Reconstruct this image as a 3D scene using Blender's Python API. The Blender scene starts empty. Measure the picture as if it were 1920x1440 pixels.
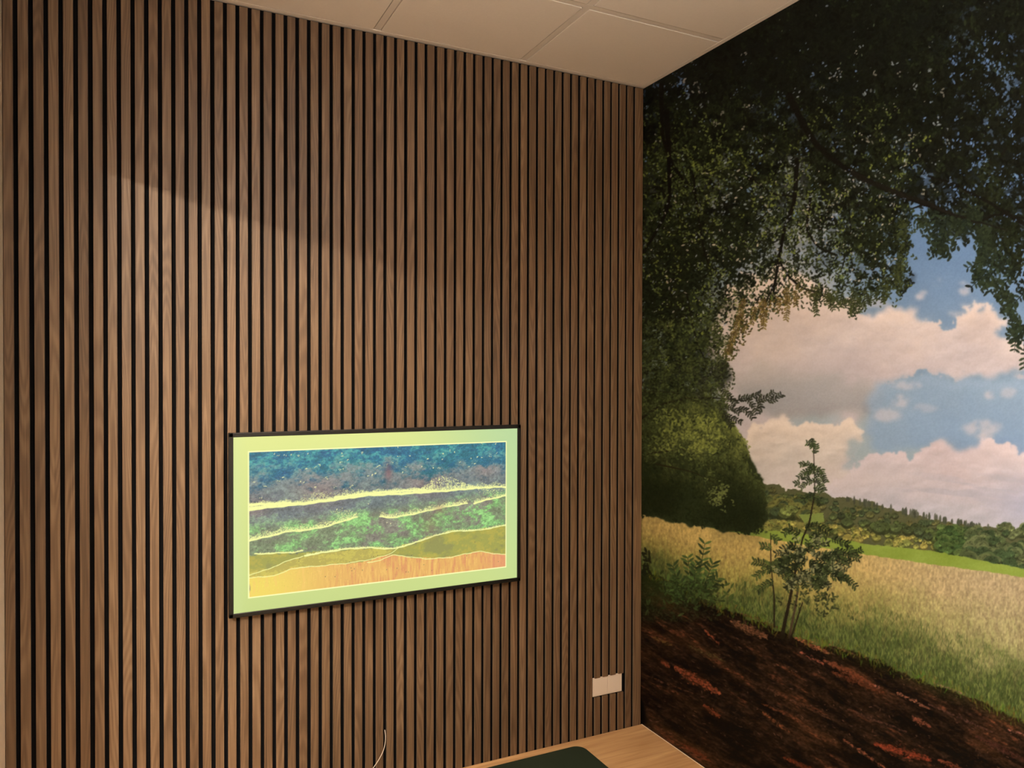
import bpy, bmesh, math, random
import numpy as np
from mathutils import Vector, Matrix

# ================================================================ camera
EYE = 1.992                     # height of the lens above the floor
F_PX, PITCH, ROLL, YAW = 1423.46, -0.01095, 0.00237, 0.45601
scene = bpy.context.scene
COL = scene.collection
_fw = Vector((math.sin(YAW) * math.cos(PITCH), math.cos(YAW) * math.cos(PITCH), math.sin(PITCH)))
_r0 = Vector((math.cos(YAW), -math.sin(YAW), 0)); _u0 = _r0.cross(_fw)
_cr, _sr = math.cos(ROLL), math.sin(ROLL)
_r = _cr * _r0 + _sr * _u0; _u = -_sr * _r0 + _cr * _u0
cd = bpy.data.cameras.new('camera'); cam = bpy.data.objects.new('camera', cd); COL.objects.link(cam)
cd.sensor_width = 36; cd.sensor_fit = 'HORIZONTAL'; cd.lens = 36 * F_PX / 1920; cd.clip_start = .02
cam.matrix_world = Matrix(((_r.x, _u.x, -_fw.x, 0), (_r.y, _u.y, -_fw.y, 0), (_r.z, _u.z, -_fw.z, EYE), (0, 0, 0, 1)))
scene.camera = cam

# ================================================================ world, exposure
scene.view_settings.view_transform = 'Standard'; scene.view_settings.look = 'None'
scene.view_settings.gamma = 1; scene.view_settings.use_curve_mapping = False
scene.view_settings.exposure = 0.0
w = bpy.data.worlds.new('world'); scene.world = w; w.use_nodes = True
w.node_tree.nodes['Background'].inputs[0].default_value = (1, .9, .8, 1); w.node_tree.nodes['Background'].inputs[1].default_value = .02

# ---- measured layout of the room (metres)
D = 2.751          # fronts of the wooden slats
BACK = 2.772       # wall behind them
W = 1.995          # wall with the landscape print
LEFT = -.372       # wall on the left
REAR = -1.9        # wall behind the camera
CEIL = 3.257
BENCH = .45
X0, PITCHX = -.3376, .04      # first groove, spacing

# ---- lights: recessed ceiling downlight, plus an added pendant and an added corridor lamp
def lamp(name, kind, loc, energy, col, **kw):
    d = bpy.data.lights.new(name, kind); d.energy = energy; d.color = col
    for k, v in kw.items(): setattr(d, k, v)
    o = bpy.data.objects.new(name, d); COL.objects.link(o); o.location = loc
    return o
WARM = (1, .80, .60)
DOWN = [(.56, 2.17, 125., 76)]
PANEL, PENDZ = (.62, .05), 2.72      # added unseen up-and-down pendant behind the viewer, brightens the ceiling
for x, y, e, ang in DOWN:
    lamp('downlight_light', 'SPOT', (x, y, CEIL - .012), e, WARM, spot_size=math.radians(ang), spot_blend=1., shadow_soft_size=.03)
lamp('added_pendant_down', 'AREA', (PANEL[0], PANEL[1], PENDZ - .031), 34., (1, .88, .74), shape='RECTANGLE', size=.16, size_y=1.1)
o = lamp('added_pendant_up', 'AREA', (PANEL[0], PANEL[1], PENDZ + .031), 98., (1, .92, .85), shape='RECTANGLE', size=.16, size_y=1.1); o.rotation_euler = (math.pi, 0, 0)
# added unseen linear lamp beyond the opening, throws the slanted light edge on the slats
CORR = (-1.45, -.35, 2.99)
o = lamp('added_corridor_light', 'AREA', CORR, 260., (1, .89, .76), shape='RECTANGLE', size=.05, size_y=1.3)
o.rotation_euler = Vector((.75, .9, -.5)).to_track_quat('-Z', 'Y').to_euler()
o.rotation_euler = (0, math.radians(-55), 0)

# ================================================================ helpers
def tag(o, label=None, cat=None, group=None, kind=None):
    for k, v in (('label', label), ('category', cat), ('group', group), ('kind', kind)):
        if v: o[k] = v
    return o
def link(name, me, mats, parent=None):
    o = bpy.data.objects.new(name, me); COL.objects.link(o)
    for m in (mats if isinstance(mats, (list, tuple)) else [mats]): me.materials.append(m)
    if parent: o.parent = parent; o.matrix_parent_inverse = parent.matrix_world.inverted()
    return o
def empty(name, loc):
    o = bpy.data.objects.new(name, None); COL.objects.link(o); o.location = loc; o.empty_display_size = .1
    bpy.context.view_layer.update(); return o
def box(bm, x0, x1, y0, y1, z0, z1, bev=0, seg=2, mat=0):
    r = bmesh.ops.create_cube(bm, size=1)
    vs = r['verts']
    for v in vs:
        v.co = Vector(((x0 + x1) / 2 + v.co.x * (x1 - x0), (y0 + y1) / 2 + v.co.y * (y1 - y0), (z0 + z1) / 2 + v.co.z * (z1 - z0)))
    fs = {f for v in vs for f in v.link_faces}
    for f in fs: f.material_index = mat
    if bev:
        es = {e for v in vs for e in v.link_edges}
        bmesh.ops.bevel(bm, geom=list(es), offset=bev, segments=seg, profile=.5, affect='EDGES', clamp_overlap=True)
def done(bm, name, mats, parent=None, smooth=False):
    me = bpy.data.meshes.new(name); bm.normal_update(); bm.to_mesh(me); bm.free()
    if smooth:
        for p in me.polygons: p.use_smooth = True
    return link(name, me, mats, parent)
def one_box(name, mats, parent, *a, **k):
    bm = bmesh.new(); box(bm, *a, **k); return done(bm, name, mats, parent)
def rounded_slab(bm, x0, x1, y0, y1, z0, z1, rad, edge, seg=8, prof=4):
    """a flat slab with rounded plan corners and a softened upper edge"""
    pts = []
    for cx, cy, a0 in ((x1 - rad, y1 - rad, 0), (x0 + rad, y1 - rad, 90), (x0 + rad, y0 + rad, 180), (x1 - rad, y0 + rad, 270)):
        for k in range(seg + 1):
            a = math.radians(a0 + 90 * k / seg); pts.append((cx, cy, math.cos(a), math.sin(a)))
    rings = []
    levels = [(0, z0)] + [(edge * (1 - math.cos(math.pi / 2 * k / prof)), z1 - edge + edge * math.sin(math.pi / 2 * k / prof)) for k in range(prof + 1)]
    for off, z in levels:
        rings.append([bm.verts.new((cx + nx * (rad - off), cy + ny * (rad - off), z)) for cx, cy, nx, ny in pts])
    n = len(pts)
    for a, b in zip(rings, rings[1:]):
        for i in range(n): bm.faces.new((a[i], a[(i + 1) % n], b[(i + 1) % n], b[i]))
    bm.faces.new(rings[-1]); bm.faces.new(list(reversed(rings[0])))

# ---- materials
def new_mat(name):
    m = bpy.data.materials.new(name); m.use_nodes = True; nt = m.node_tree
    return m, nt, nt.nodes['Principled BSDF']
def N(nt, t, **kw):
    n = nt.nodes.new(t)
    for k, v in kw.items(): setattr(n, k, v)
    return n
def L(nt, a, b): nt.links.new(a, b)
def lin(r, g, b):
    f = lambda c: (c / 255 / 12.92) if c / 255 <= .04045 else ((c / 255 + .055) / 1.055) ** 2.4
    return (f(r), f(g), f(b), 1)
def math_(nt, op, a, b=None, c=None):
    n = N(nt, 'ShaderNodeMath', operation=op)
    for i, v in enumerate((a, b, c)):
        if v is None: continue
        if isinstance(v, (int, float)): n.inputs[i].default_value = v
        else: L(nt, v, n.inputs[i])
    return n.outputs[0]
def plain(name, col, rough=.6, spec=.4, noise=0., nscale=40., bump=0.):
    m, nt, b = new_mat(name)
    b.inputs['Roughness'].default_value = rough; b.inputs['Specular IOR Level'].default_value = spec
    tc = N(nt, 'ShaderNodeTexCoord'); n = N(nt, 'ShaderNodeTexNoise'); n.inputs['Scale'].default_value = nscale; n.inputs['Detail'].default_value = 4
    L(nt, tc.outputs['Object'], n.inputs['Vector'])
    r = N(nt, 'ShaderNodeMix', data_type='RGBA'); c = lin(*col)
    r.inputs[6].default_value = tuple(v * (1 - noise) for v in c[:3]) + (1,); r.inputs[7].default_value = tuple(min(v * (1 + noise), 1) for v in c[:3]) + (1,)
    L(nt, n.outputs['Fac'], r.inputs[0]); L(nt, r.outputs[2], b.inputs['Base Color'])
    if bump:
        bp = N(nt, 'ShaderNodeBump'); bp.inputs['Strength'].default_value = bump; bp.inputs['Distance'].default_value = .002
        L(nt, n.outputs['Fac'], bp.inputs['Height']); L(nt, bp.outputs[0], b.inputs['Normal'])
    return m
def wood_slats():
    m, nt, b = new_mat('walnut_veneer')
    geo = N(nt, 'ShaderNodeTexCoord'); sep = N(nt, 'ShaderNodeSeparateXYZ'); L(nt, geo.outputs['Object'], sep.inputs[0])
    x, y, z = sep.outputs
    n = math_(nt, 'FLOOR', math_(nt, 'DIVIDE', math_(nt, 'SUBTRACT', x, X0), PITCHX))
    wn = N(nt, 'ShaderNodeTexWhiteNoise', noise_dimensions='1D'); L(nt, n, wn.inputs['W'])
    # slow field whose level lines are the growth rings
    def vec(a, bb, c):
        v = N(nt, 'ShaderNodeCombineXYZ')
        for i, s in enumerate((a, bb, c)):
            if isinstance(s, (int, float)): v.inputs[i].default_value = s
            else: L(nt, s, v.inputs[i])
        return v.outputs[0]
    xx = math_(nt, 'ADD', x, y)
    v1 = vec(math_(nt, 'MULTIPLY', xx, 15.), math_(nt, 'MULTIPLY', n, 3.7), math_(nt, 'ADD', math_(nt, 'MULTIPLY', z, 1.15), math_(nt, 'MULTIPLY', wn.outputs['Value'], 40.)))
    t1 = N(nt, 'ShaderNodeTexNoise'); t1.inputs['Scale'].default_value = 1.; t1.inputs['Detail'].default_value = 1.5; t1.inputs['Roughness'].default_value = .35; L(nt, v1, t1.inputs['Vector'])
    ring = math_(nt, 'SINE', math_(nt, 'MULTIPLY', t1.outputs['Fac'], 120.))
    ring = math_(nt, 'ADD', math_(nt, 'MULTIPLY', ring, .5), .5)
    v2 = vec(math_(nt, 'MULTIPLY', xx, 300.), n, math_(nt, 'MULTIPLY', z, 4.))
    t2 = N(nt, 'ShaderNodeTexNoise'); t2.inputs['Scale'].default_value = 1.; t2.inputs['Detail'].default_value = 3; L(nt, v2, t2.inputs['Vector'])
    v3 = vec(math_(nt, 'MULTIPLY', xx, 40.), n, math_(nt, 'MULTIPLY', z, 1.6))
    t3 = N(nt, 'ShaderNodeTexNoise'); t3.inputs['Scale'].default_value = 1.; t3.inputs['Detail'].default_value = 2; L(nt, v3, t3.inputs['Vector'])
    f = math_(nt, 'ADD', math_(nt, 'MULTIPLY', ring, .16), math_(nt, 'ADD', math_(nt, 'MULTIPLY', t2.outputs['Fac'], .55), math_(nt, 'MULTIPLY', t3.outputs['Fac'], .5)))
    f = math_(nt, 'ADD', f, math_(nt, 'MULTIPLY', math_(nt, 'SUBTRACT', wn.outputs['Value'], .5), .16))
    cr = N(nt, 'ShaderNodeValToRGB'); L(nt, f, cr.inputs[0]); e = cr.color_ramp.elements
    e[0].position = .28; e[0].color = lin(68, 50, 34); e[1].position = .92; e[1].color = lin(139, 114, 88)
    k = cr.color_ramp.elements.new(.6); k.color = lin(105, 82, 60)
    L(nt, cr.outputs[0], b.inputs['Base Color'])
    L(nt, math_(nt, 'ADD', math_(nt, 'MULTIPLY', f, -.12), .50), b.inputs['Roughness']); b.inputs['Specular IOR Level'].default_value = .5
    bp = N(nt, 'ShaderNodeBump'); bp.inputs['Strength'].default_value = .25; bp.inputs['Distance'].default_value = .0006
    L(nt, f, bp.inputs['Height']); L(nt, bp.outputs[0], b.inputs['Normal'])
    return m
def light_wood():
    m, nt, b = new_mat('pale_oak_laminate')
    tc = N(nt, 'ShaderNodeTexCoord'); mp = N(nt, 'ShaderNodeMapping'); mp.inputs['Scale'].default_value = (2.2, 34, 10); L(nt, tc.outputs['Object'], mp.inputs[0])
    t = N(nt, 'ShaderNodeTexNoise'); t.inputs['Scale'].default_value = 1.4; t.inputs['Detail'].default_value = 6; t.inputs['Distortion'].default_value = .6; L(nt, mp.outputs[0], t.inputs['Vector'])
    cr = N(nt, 'ShaderNodeValToRGB'); L(nt, t.outputs['Fac'], cr.inputs[0]); e = cr.color_ramp.elements
    e[0].position = .3; e[0].color = lin(172, 130, 86); e[1].position = .72; e[1].color = lin(204, 164, 116)
    L(nt, cr.outputs[0], b.inputs['Base Color']); b.inputs['Roughness'].default_value = .5; b.inputs['Specular IOR Level'].default_value = .35
    return m
def painted(name, emit=False, rough=.65, spec=.12):
    m, nt, b = new_mat(name); a = N(nt, 'ShaderNodeVertexColor', layer_name='print')
    if emit:
        b.inputs['Base Color'].default_value = (.01, .01, .01, 1); L(nt, a.outputs[0], b.inputs['Emission Color']); b.inputs['Emission Strength'].default_value = emit
    else: L(nt, a.outputs[0], b.inputs['Base Color'])
    b.inputs['Roughness'].default_value = rough; b.inputs['Specular IOR Level'].default_value = spec
    return m
def glow(name, col, s):
    m, nt, b = new_mat(name); b.inputs['Emission Color'].default_value = col; b.inputs['Emission Strength'].default_value = s; return m
M_SLAT = wood_slats(); M_OAK = light_wood()
M_FELT = plain('black_felt', (9, 9, 10), .95, .1, .3, 300)
M_WALL = plain('wall_paint', (226, 210, 188), .75, .3, .02, 6, .1)
M_TILE = plain('ceiling_tile_white', (240, 232, 222), .9, .2, .03, 90, .15)
M_GRID = plain('ceiling_grid_white', (232, 224, 214), .6, .3, .01, 10)
M_FLOOR = plain('grey_floor', (176, 160, 138), .6, .4, .1, 3)
M_BLACK = plain('black_bezel', (14, 13, 11), .38, .5, .05, 50)
M_WHITE = plain('white_plastic', (226, 212, 196), .42, .5, .01, 20)
M_EDGE = plain('white_edge_strip', (236, 220, 200), .5, .4, .01, 20)
M_GREEN = plain('dark_green_fabric', (34, 44, 30), .85, .2, .18, 900, .3)
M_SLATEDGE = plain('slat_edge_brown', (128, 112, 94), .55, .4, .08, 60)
M_DARK = plain('dark_gap', (6, 6, 6), .9, .1)
# ---------------------------------------------------------------- printed pictures
def srgb2lin(c):
    c = np.clip(c, 0, 1)
    return np.where(c <= .04045, c / 12.92, ((c + .055) / 1.055) ** 2.4)

class Canvas:
    """a picture painted in numpy; coordinates run in the units of its own layout"""
    def __init__(s, x0, y0, w, h, seed=1):
        s.x0, s.y0, s.w, s.h = x0, y0, w, h
        s.a = np.zeros((h, w, 3), np.float32)
        s.X, s.Y = np.meshgrid(np.arange(w, dtype=np.float32) + x0, np.arange(h, dtype=np.float32) + y0)
        s.r = np.random.RandomState(seed)
    def noise(s, sx, sy=None, octv=4, rough=.5, ang=0.):
        sy = sy or sx
        out = np.zeros((s.h, s.w), np.float32); amp = 1.; tot = 0.
        ca, sa = math.cos(ang), math.sin(ang)
        U0 = (s.X - s.x0) * ca + (s.Y - s.y0) * sa + 3000; V0 = -(s.X - s.x0) * sa + (s.Y - s.y0) * ca + 3000
        for o in range(octv):
            g = s.r.rand(256, 256).astype(np.float32)
            U = U0 / sx; V = V0 / sy
            iu = np.floor(U).astype(np.int32); iv = np.floor(V).astype(np.int32)
            fu = U - iu; fv = V - iv
            fu = fu * fu * (3 - 2 * fu); fv = fv * fv * (3 - 2 * fv)
            a = g[iv & 255, iu & 255]; b = g[iv & 255, (iu + 1) & 255]
            c = g[(iv + 1) & 255, iu & 255]; d = g[(iv + 1) & 255, (iu + 1) & 255]
            out += amp * ((a * (1 - fu) + b * fu) * (1 - fv) + (c * (1 - fu) + d * fu) * fv)
            tot += amp; amp *= rough; sx /= 2.; sy /= 2.
            if min(sx, sy) < 1.2: break
        out /= tot
        return (out - out.mean()) / (out.std() + 1e-6)
    def poly(s, pts, dx=None, dy=None):
        X = s.X if dx is None else s.X + dx; Y = s.Y if dy is None else s.Y + dy
        m = np.zeros((s.h, s.w), bool); n = len(pts)
        for i in range(n):
            x1, y1 = pts[i]; x2, y2 = pts[(i + 1) % n]
            if y1 == y2: continue
            c = ((y1 > Y) != (y2 > Y)) & (X < (x2 - x1) * (Y - y1) / (y2 - y1) + x1)
            m ^= c
        return m.astype(np.float32)
    def curve(s, pts):                       # height of a boundary line above every column
        p = np.array(pts, float)
        return np.interp(s.X[0], p[:, 0], p[:, 1]).astype(np.float32)[None, :]
    def over(s, col, m):
        c = np.asarray(col, np.float32)
        if c.max() > 1.5: c = c / 255.
        s.a += (c - s.a) * np.clip(m, 0, 1)[..., None]
    def leaf(s, x, y, ang, L, Wd, col, al=1.):
        r = L * .5 + 2
        j0 = max(int(x - r - s.x0), 0); j1 = min(int(x + r - s.x0) + 2, s.w)
        i0 = max(int(y - r - s.y0), 0); i1 = min(int(y + r - s.y0) + 2, s.h)
        if j1 <= j0 or i1 <= i0: return
        X = s.X[i0:i1, j0:j1] - x; Y = s.Y[i0:i1, j0:j1] - y
        ca, sa = math.cos(ang), math.sin(ang)
        u = (X * ca + Y * sa) / (L * .5); v = np.abs(-X * sa + Y * ca)
        w = Wd * .5 * np.clip(1 - u * u, 0, 1) ** .75
        m = np.clip(w - v + .5, 0, 1) * np.clip((1.05 - np.abs(u)) * L * .5, 0, 1) * al
        s.a[i0:i1, j0:j1] += (np.asarray(col, np.float32) - s.a[i0:i1, j0:j1]) * m[..., None]
    def line(s, pts, w0, w1, col, al=1., wob=0.):
        p = np.array(pts, float); d = np.hypot(*np.diff(p, axis=0).T); t = np.concatenate([[0], np.cumsum(d)])
        if t[-1] < .5: return
        n = max(int(t[-1] / max(.45 * min(w0, w1), .8)), 2); q = np.linspace(0, t[-1], n)
        # smooth the polyline a little
        px = np.interp(q, t, p[:, 0]); py = np.interp(q, t, p[:, 1])
        k = max(min(n // 6, 25), 1)
        if k > 1:
            ker = np.ones(k) / k
            pad = lambda a: np.concatenate([2 * a[0] - a[k:0:-1], a, 2 * a[-1] - a[-2:-k - 2:-1]])
            px = np.convolve(pad(px), ker, 'same')[k:-k]; py = np.convolve(pad(py), ker, 'same')[k:-k]
        if wob:
            ph = s.r.rand() * 9
            py = py + wob * np.sin(q / 13. + ph) + wob * .6 * np.sin(q / 5.3 + ph * 2)
        for i in range(len(px)):
            w = w0 + (w1 - w0) * i / max(len(px) - 1, 1)
            x, y = px[i], py[i]; r = w * .5 + 1.5
            j0 = max(int(x - r - s.x0), 0); j1 = min(int(x + r - s.x0) + 2, s.w)
            i0 = max(int(y - r - s.y0), 0); i1 = min(int(y + r - s.y0) + 2, s.h)
            if j1 <= j0 or i1 <= i0: continue
            m = np.clip(w * .5 - np.hypot(s.X[i0:i1, j0:j1] - x, s.Y[i0:i1, j0:j1] - y) + .5, 0, 1) * al
            s.a[i0:i1, j0:j1] += (np.asarray(col, np.float32) - s.a[i0:i1, j0:j1]) * m[..., None]

def sstep(a, b, x):
    t = np.clip((x - a) / (b - a), 0, 1); return t * t * (3 - 2 * t)

def paint_mural():
    c = Canvas(1180, -300, 860, 1960, 7)
    X, Y = c.X, c.Y; R = c.r
    def C(r, g, b): return np.array([r, g, b], np.float32) / 255.
    def blob(x, y, sx, sy, p=1.): return np.exp(-(((X - x) / sx) ** 2 + ((Y - y) / sy) ** 2) ** p)
    nbig = c.noise(150, 110, 5, .55); nmid = c.noise(60, 45, 5, .6); nfin = c.noise(18, 14, 4, .6)
    # --- sky
    t = sstep(350, 960, Y)[..., None]
    c.a[:] = C(92, 117, 150) * (1 - t) + C(136, 150, 158) * t
    rt = sstep(1640, 1920, X)[..., None] * sstep(700, 860, Y)[..., None]
    c.a[:] = c.a * (1 - rt) + C(112, 132, 160) * rt
    c.over((168, 164, 160), .75 * sstep(1700, 1500, X) * sstep(200, 330, Y) * (.6 + .4 * sstep(-1, 1, nmid))); c.over((112, 120, 112), .8 * sstep(1400, 1250, X) * sstep(300, 420, Y))
    c.a += (nbig * .008)[..., None]
    def cloud(pts, top, bot, y0, y1, rag=9., shade=.035, al=1., soft=.0):
        dx = c.noise(30, 26, 5, .62) * rag; dy = c.noise(28, 24, 5, .62) * rag
        m = c.poly(pts, dx, dy)
        if soft:
            m = box_blur(m, int(soft))
        else:
            sh = np.clip(.5 + .5 * c.noise(90, 70, 3, .5), 0, 1); m1 = box_blur(m, 1); m3 = box_blur(m, 4); m = m1 * (1 - sh) + m3 * sh
        tt = sstep(y0, y1, Y + nmid * 12)[..., None]
        col = np.array(top, np.float32) / 255. * (1 - tt) + np.array(bot, np.float32) / 255. * tt
        q1 = c.noise(110, 70, 5, .5); q2 = box_blur(q1, 2)
        dirn = np.clip((q2 - np.roll(q2, -9, 0)) * 1.2 + (q2 - np.roll(q2, -7, 1)) * .4, -1.6, 1.6) + nbig * .9 + .6 * box_blur(q1, 6)
        rim = np.clip(box_blur(m, 3) - np.roll(box_blur(m, 8), 12, 0), 0, 1) * .9
        col = col + (dirn * shade * .45)[..., None] * np.array([1., 1., .95], np.float32) + rim[..., None] * np.array([.06, .055, .05], np.float32)
        c.over(col, m * al)
        if al > .95:
            ii, jj = np.nonzero(m[::6, ::6] > .75)
            for k in range(min(len(ii) // 3, 520)):
                q = R.randint(len(ii)); y = ii[q] * 6 + c.y0; x = jj[q] * 6 + c.x0
                if x > 2030 or y > 1000: continue
                rr = (6 + 26 * R.rand() ** 1.6); ry = rr * (.45 + .25 * R.rand())
                a0 = max(int(y - ry * 1.3 - c.y0), 0); a1 = int(y + ry * 1.3 - c.y0) + 1; b0 = max(int(x - rr * 1.3 - c.x0), 0); b1 = min(int(x + rr * 1.3 - c.x0) + 1, c.w)
                dx_ = (X[a0:a1, b0:b1] - x) / rr; dy_ = (Y[a0:a1, b0:b1] - y + nfin[a0:a1, b0:b1] * 1.5) / ry; d2 = dx_ * dx_ + dy_ * dy_
                lit = np.clip(1 - d2, 0, 1) ** .7 * m[a0:a1, b0:b1]; sh = -dy_ * .75 - dx_ * .35
                c.a[a0:a1, b0:b1] += (lit * sh * shade * .85)[..., None] * np.array([1.1, 1., .9], np.float32)
    # veil of thin cloud
    c.over((158, 160, 166), .55 * sstep(.2, 1.6, nbig + .5 * nmid) * sstep(560, 700, Y) * sstep(1900, 1750, X))
    cloud([(1380, 1000), (1330, 560), (1400, 520), (1470, 500), (1560, 560), (1600, 560), (1640, 590), (1668, 578), (1700, 585), (1708, 576), (1722, 592), (1745, 592), (1765, 620),
           (1785, 612), (1796, 575), (1818, 585), (1835, 572), (1862, 578), (1890, 604), (1876, 626), (1900, 645), (1960, 655), (2100, 640), (2100, 700),
           (1960, 702), (1850, 700), (1790, 708), (1740, 700), (1690, 706), (1650, 728), (1620, 760), (1640, 800), (1480, 1000)], (208, 186, 172), (182, 168, 166), 540, 700, 7, .03)
    # grey belly
    cloud([(1355, 690), (1440, 680), (1520, 700), (1600, 712), (1660, 740), (1650, 775), (1590, 782), (1500, 788), (1420, 768), (1370, 740)], (158, 150, 146), (140, 136, 134), 680, 770, 10, .03, .88, 9)
    c.over((150, 148, 148), .5 * blob(1500, 735, 110, 40) + .35 * blob(1350, 770, 60, 30))
    # blue between lower clouds
    cloud([(1460, 800), (1500, 790), (1640, 784), (1700, 770), (1720, 850), (1640, 855), (1585, 872), (1540, 850), (1500, 810)], (136, 148, 152), (140, 150, 152), 780, 860, 8, .01, .85, 7)
    cloud([(1640, 716), (1700, 706), (1800, 712), (1900, 706), (2100, 704), (2100, 850), (1930, 848), (1850, 822), (1760, 828), (1660, 850), (1630, 850), (1620, 790)], (128, 146, 164), (122, 142, 164), 700, 850, 7, .01, .8, 6)
    for x, y, sx, sy, al in ((1700, 722, 30, 9, .55), (1690, 752, 20, 13, .65), (1665, 775, 28, 14, .6), (1730, 765, 30, 8, .3), (1843, 803, 34, 16, .65), (1845, 818, 20, 5, .6), (1857, 741, 12, 8, .75),
                             (1890, 736, 16, 10, .5), (1725, 558, 9, 8, .85), (1733, 549, 9, 5, .6), (1808, 540, 14, 13, .7), (1760, 530, 12, 10, .2), (1642, 568, 24, 10, .55), (1795, 588, 20, 8, .4), (1688, 578, 6, 4, .5), (1480, 640, 10, 10, .0)):
        m = np.clip(blob(x, y, sx, sy, 1.5) * (1 + .35 * nfin + .3 * nmid), 0, 1)
        c.over((192, 178, 174), .9 * al * box_blur(sstep(.1, .9, m), 2))
    cloud([(1395, 830), (1400, 800), (1440, 782), (1478, 783), (1500, 800), (1560, 800), (1590, 788), (1628, 808), (1622, 826), (1600, 842), (1580, 870), (1640, 900), (1660, 1000), (1400, 1000)], (206, 188, 172), (184, 172, 162), 780, 900, 6, .03)
    cloud([(1480, 1010), (1560, 900), (1610, 872), (1640, 850), (1678, 852), (1695, 846), (1708, 864), (1740, 840), (1762, 830), (1790, 832), (1800, 842), (1830, 840), (1845, 828), (1865, 826), (1890, 840), (1920, 846), (2100, 850), (2100, 1010)],
          (192, 174, 172), (164, 158, 162), 825, 975, 5, .034)
    c.over((150, 146, 156), .5 * sstep(.1, 1.1, c.noise(120, 14, 4, .5, .12)) * blob(1790, 920, 190, 34))
    c.over((186, 172, 168), .6 * blob(1560, 900, 150, 26)); c.over((152, 152, 170), .55 * blob(1925, 950, 60, 45))
    c.over((212, 190, 172), .35 * blob(1440, 640, 90, 70))
    # --- far hills and woods
    jag = nfin * 2.2
    hill = c.curve([(1180, 880), (1435, 906), (1480, 916), (1530, 926), (1580, 932), (1640, 945), (1700, 962), (1760, 975), (1830, 988), (2100, 1010)])
    m = sstep(-.7, .7, Y - hill + jag)
    c.over((78, 78, 52), m)
    for k in range(70):                       # spruce tips along the ridge
        x = (1608, 1640, 1700, 1722, 1760, 1800, 1828)[R.randint(7)] + R.randn() * 11; y = np.interp(x, [1580, 1700, 1830], [936, 962, 990])
        c.leaf(x, y - 2, math.pi / 2, 9 + 11 * R.rand(), 4.4, C(66, 68, 54) * (.85 + .3 * R.rand()), .85)
    def crowns(n, x0, x1, ytop, ybot, size, cols, flat=.75, lim=None):
        ys = []
        for k in range(n):
            x = x0 + (x1 - x0) * R.rand(); f = R.rand(); ys.append((f, x))
        for f, x in sorted(ys):
            y = np.interp(x, *zip(*ytop)) * (1 - f) + np.interp(x, *zip(*ybot)) * f
            r = size * (.6 + .8 * R.rand()) * (.6 + .5 * f)
            col = cols[R.randint(len(cols))]; col = np.array(col, np.float32) / 255. * (.85 + .3 * R.rand())
            c.leaf(x, y + r * .35, 0, r * 2.1, r * 1.6 * flat * 1.3, col * .62, .8)
            c.leaf(x, y, 0, r * 1.9, r * 1.5 * flat * 1.2, col, .85)
            for q in range(int(6 + r)):
                a = R.rand() * 6.28; d = R.rand() ** .6 * r * .8; up = -math.sin(a)
                c.leaf(x + math.cos(a) * d, y - up * -d * .7, R.rand() * 3, 3.2 + R.rand() * 2.5, 2.2, np.clip(col * (1.0 + .38 * up + .25 * (R.rand() - .5)), 0, 1), .7)
    crowns(150, 1430, 1850, [(1430, 912), (1580, 940), (1700, 968), (1850, 992)], [(1430, 985), (1580, 990), (1700, 1010), (1850, 1020)], 9, [(84, 84, 50), (70, 76, 48), (92, 88, 52), (60, 70, 46)])
    crowns(60, 1435, 1530, [(1435, 925), (1530, 930)], [(1435, 962), (1530, 965)], 11, [(96, 94, 50), (72, 78, 44), (56, 66, 44)])
    c.over((112, 124, 62), c.poly([(1497, 965), (1545, 962), (1546, 978), (1510, 982)], nfin, nfin) * .95)
    c.over((116, 110, 58), c.poly([(1436, 972), (1500, 980), (1580, 985), (1590, 1000), (1440, 990)], nfin, nfin) * .8)
    crowns(10, 1468, 1495, [(1468, 950), (1495, 952)], [(1468, 964), (1495, 966)], 9, [(98, 104, 56)])
    crowns(130, 1430, 1790, [(1430, 975), (1560, 982), (1700, 1002), (1790, 1018)], [(1430, 992), (1560, 1006), (1700, 1026), (1790, 1038)], 8, [(136, 128, 66), (118, 116, 58), (140, 128, 66), (104, 108, 56)])
    crowns(40, 1560, 1760, [(1560, 962), (1760, 990)], [(1560, 975), (1760, 1010)], 10, [(66, 74, 44), (74, 84, 46), (56, 64, 42)])
    crowns(70, 1760, 1815, [(1755, 984), (1830, 990)], [(1755, 1030), (1830, 1042)], 11, [(66, 84, 44), (52, 70, 38), (78, 92, 50)])
    crowns(190, 1812, 2040, [(1812, 992), (1870, 984), (1900, 984), (1960, 984), (2040, 990)], [(1812, 1046), (1920, 1066), (2040, 1080)], 13, [(86, 92, 60), (74, 84, 52), (56, 70, 44), (92, 98, 62)])
    # --- meadow band and wheat field
    g0 = c.curve([(1180, 985), (1420, 992), (1490, 999), (1560, 1010), (1640, 1022), (1760, 1034), (1800, 1042), (1870, 1058), (1920, 1066), (2100, 1092)])
    m = sstep(-.8, .8, Y - g0 + nfin * .8)
    c.over((120, 136, 56), m); c.a += (m * nmid * .012)[..., None]
    w0 = c.curve([(1180, 960), (1250, 974), (1300, 984), (1400, 1002), (1490, 1018), (1560, 1030), (1640, 1042), (1760, 1060), (1850, 1072), (1920, 1082), (2100, 1112)])
    m = sstep(-.8, .8, Y - w0 + nfin * .6)
    d0 = c.curve([(1180, 1060), (1240, 1085), (1300, 1118), (1370, 1150), (1450, 1178), (1550, 1212), (1640, 1234), (1700, 1262), (1760, 1290), (1820, 1306), (1870, 1330), (1920, 1352), (2100, 1420)])
    depth = (Y - w0) / np.maximum(d0 - w0, 1)
    streak = c.noise(3.2, 12, 3, .7, .0); fine = c.noise(3, 5, 2, .6)
    tt = sstep(.25, .9, depth + nmid * .05)[..., None]; far = sstep(1450, 1900, X)[..., None]
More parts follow.
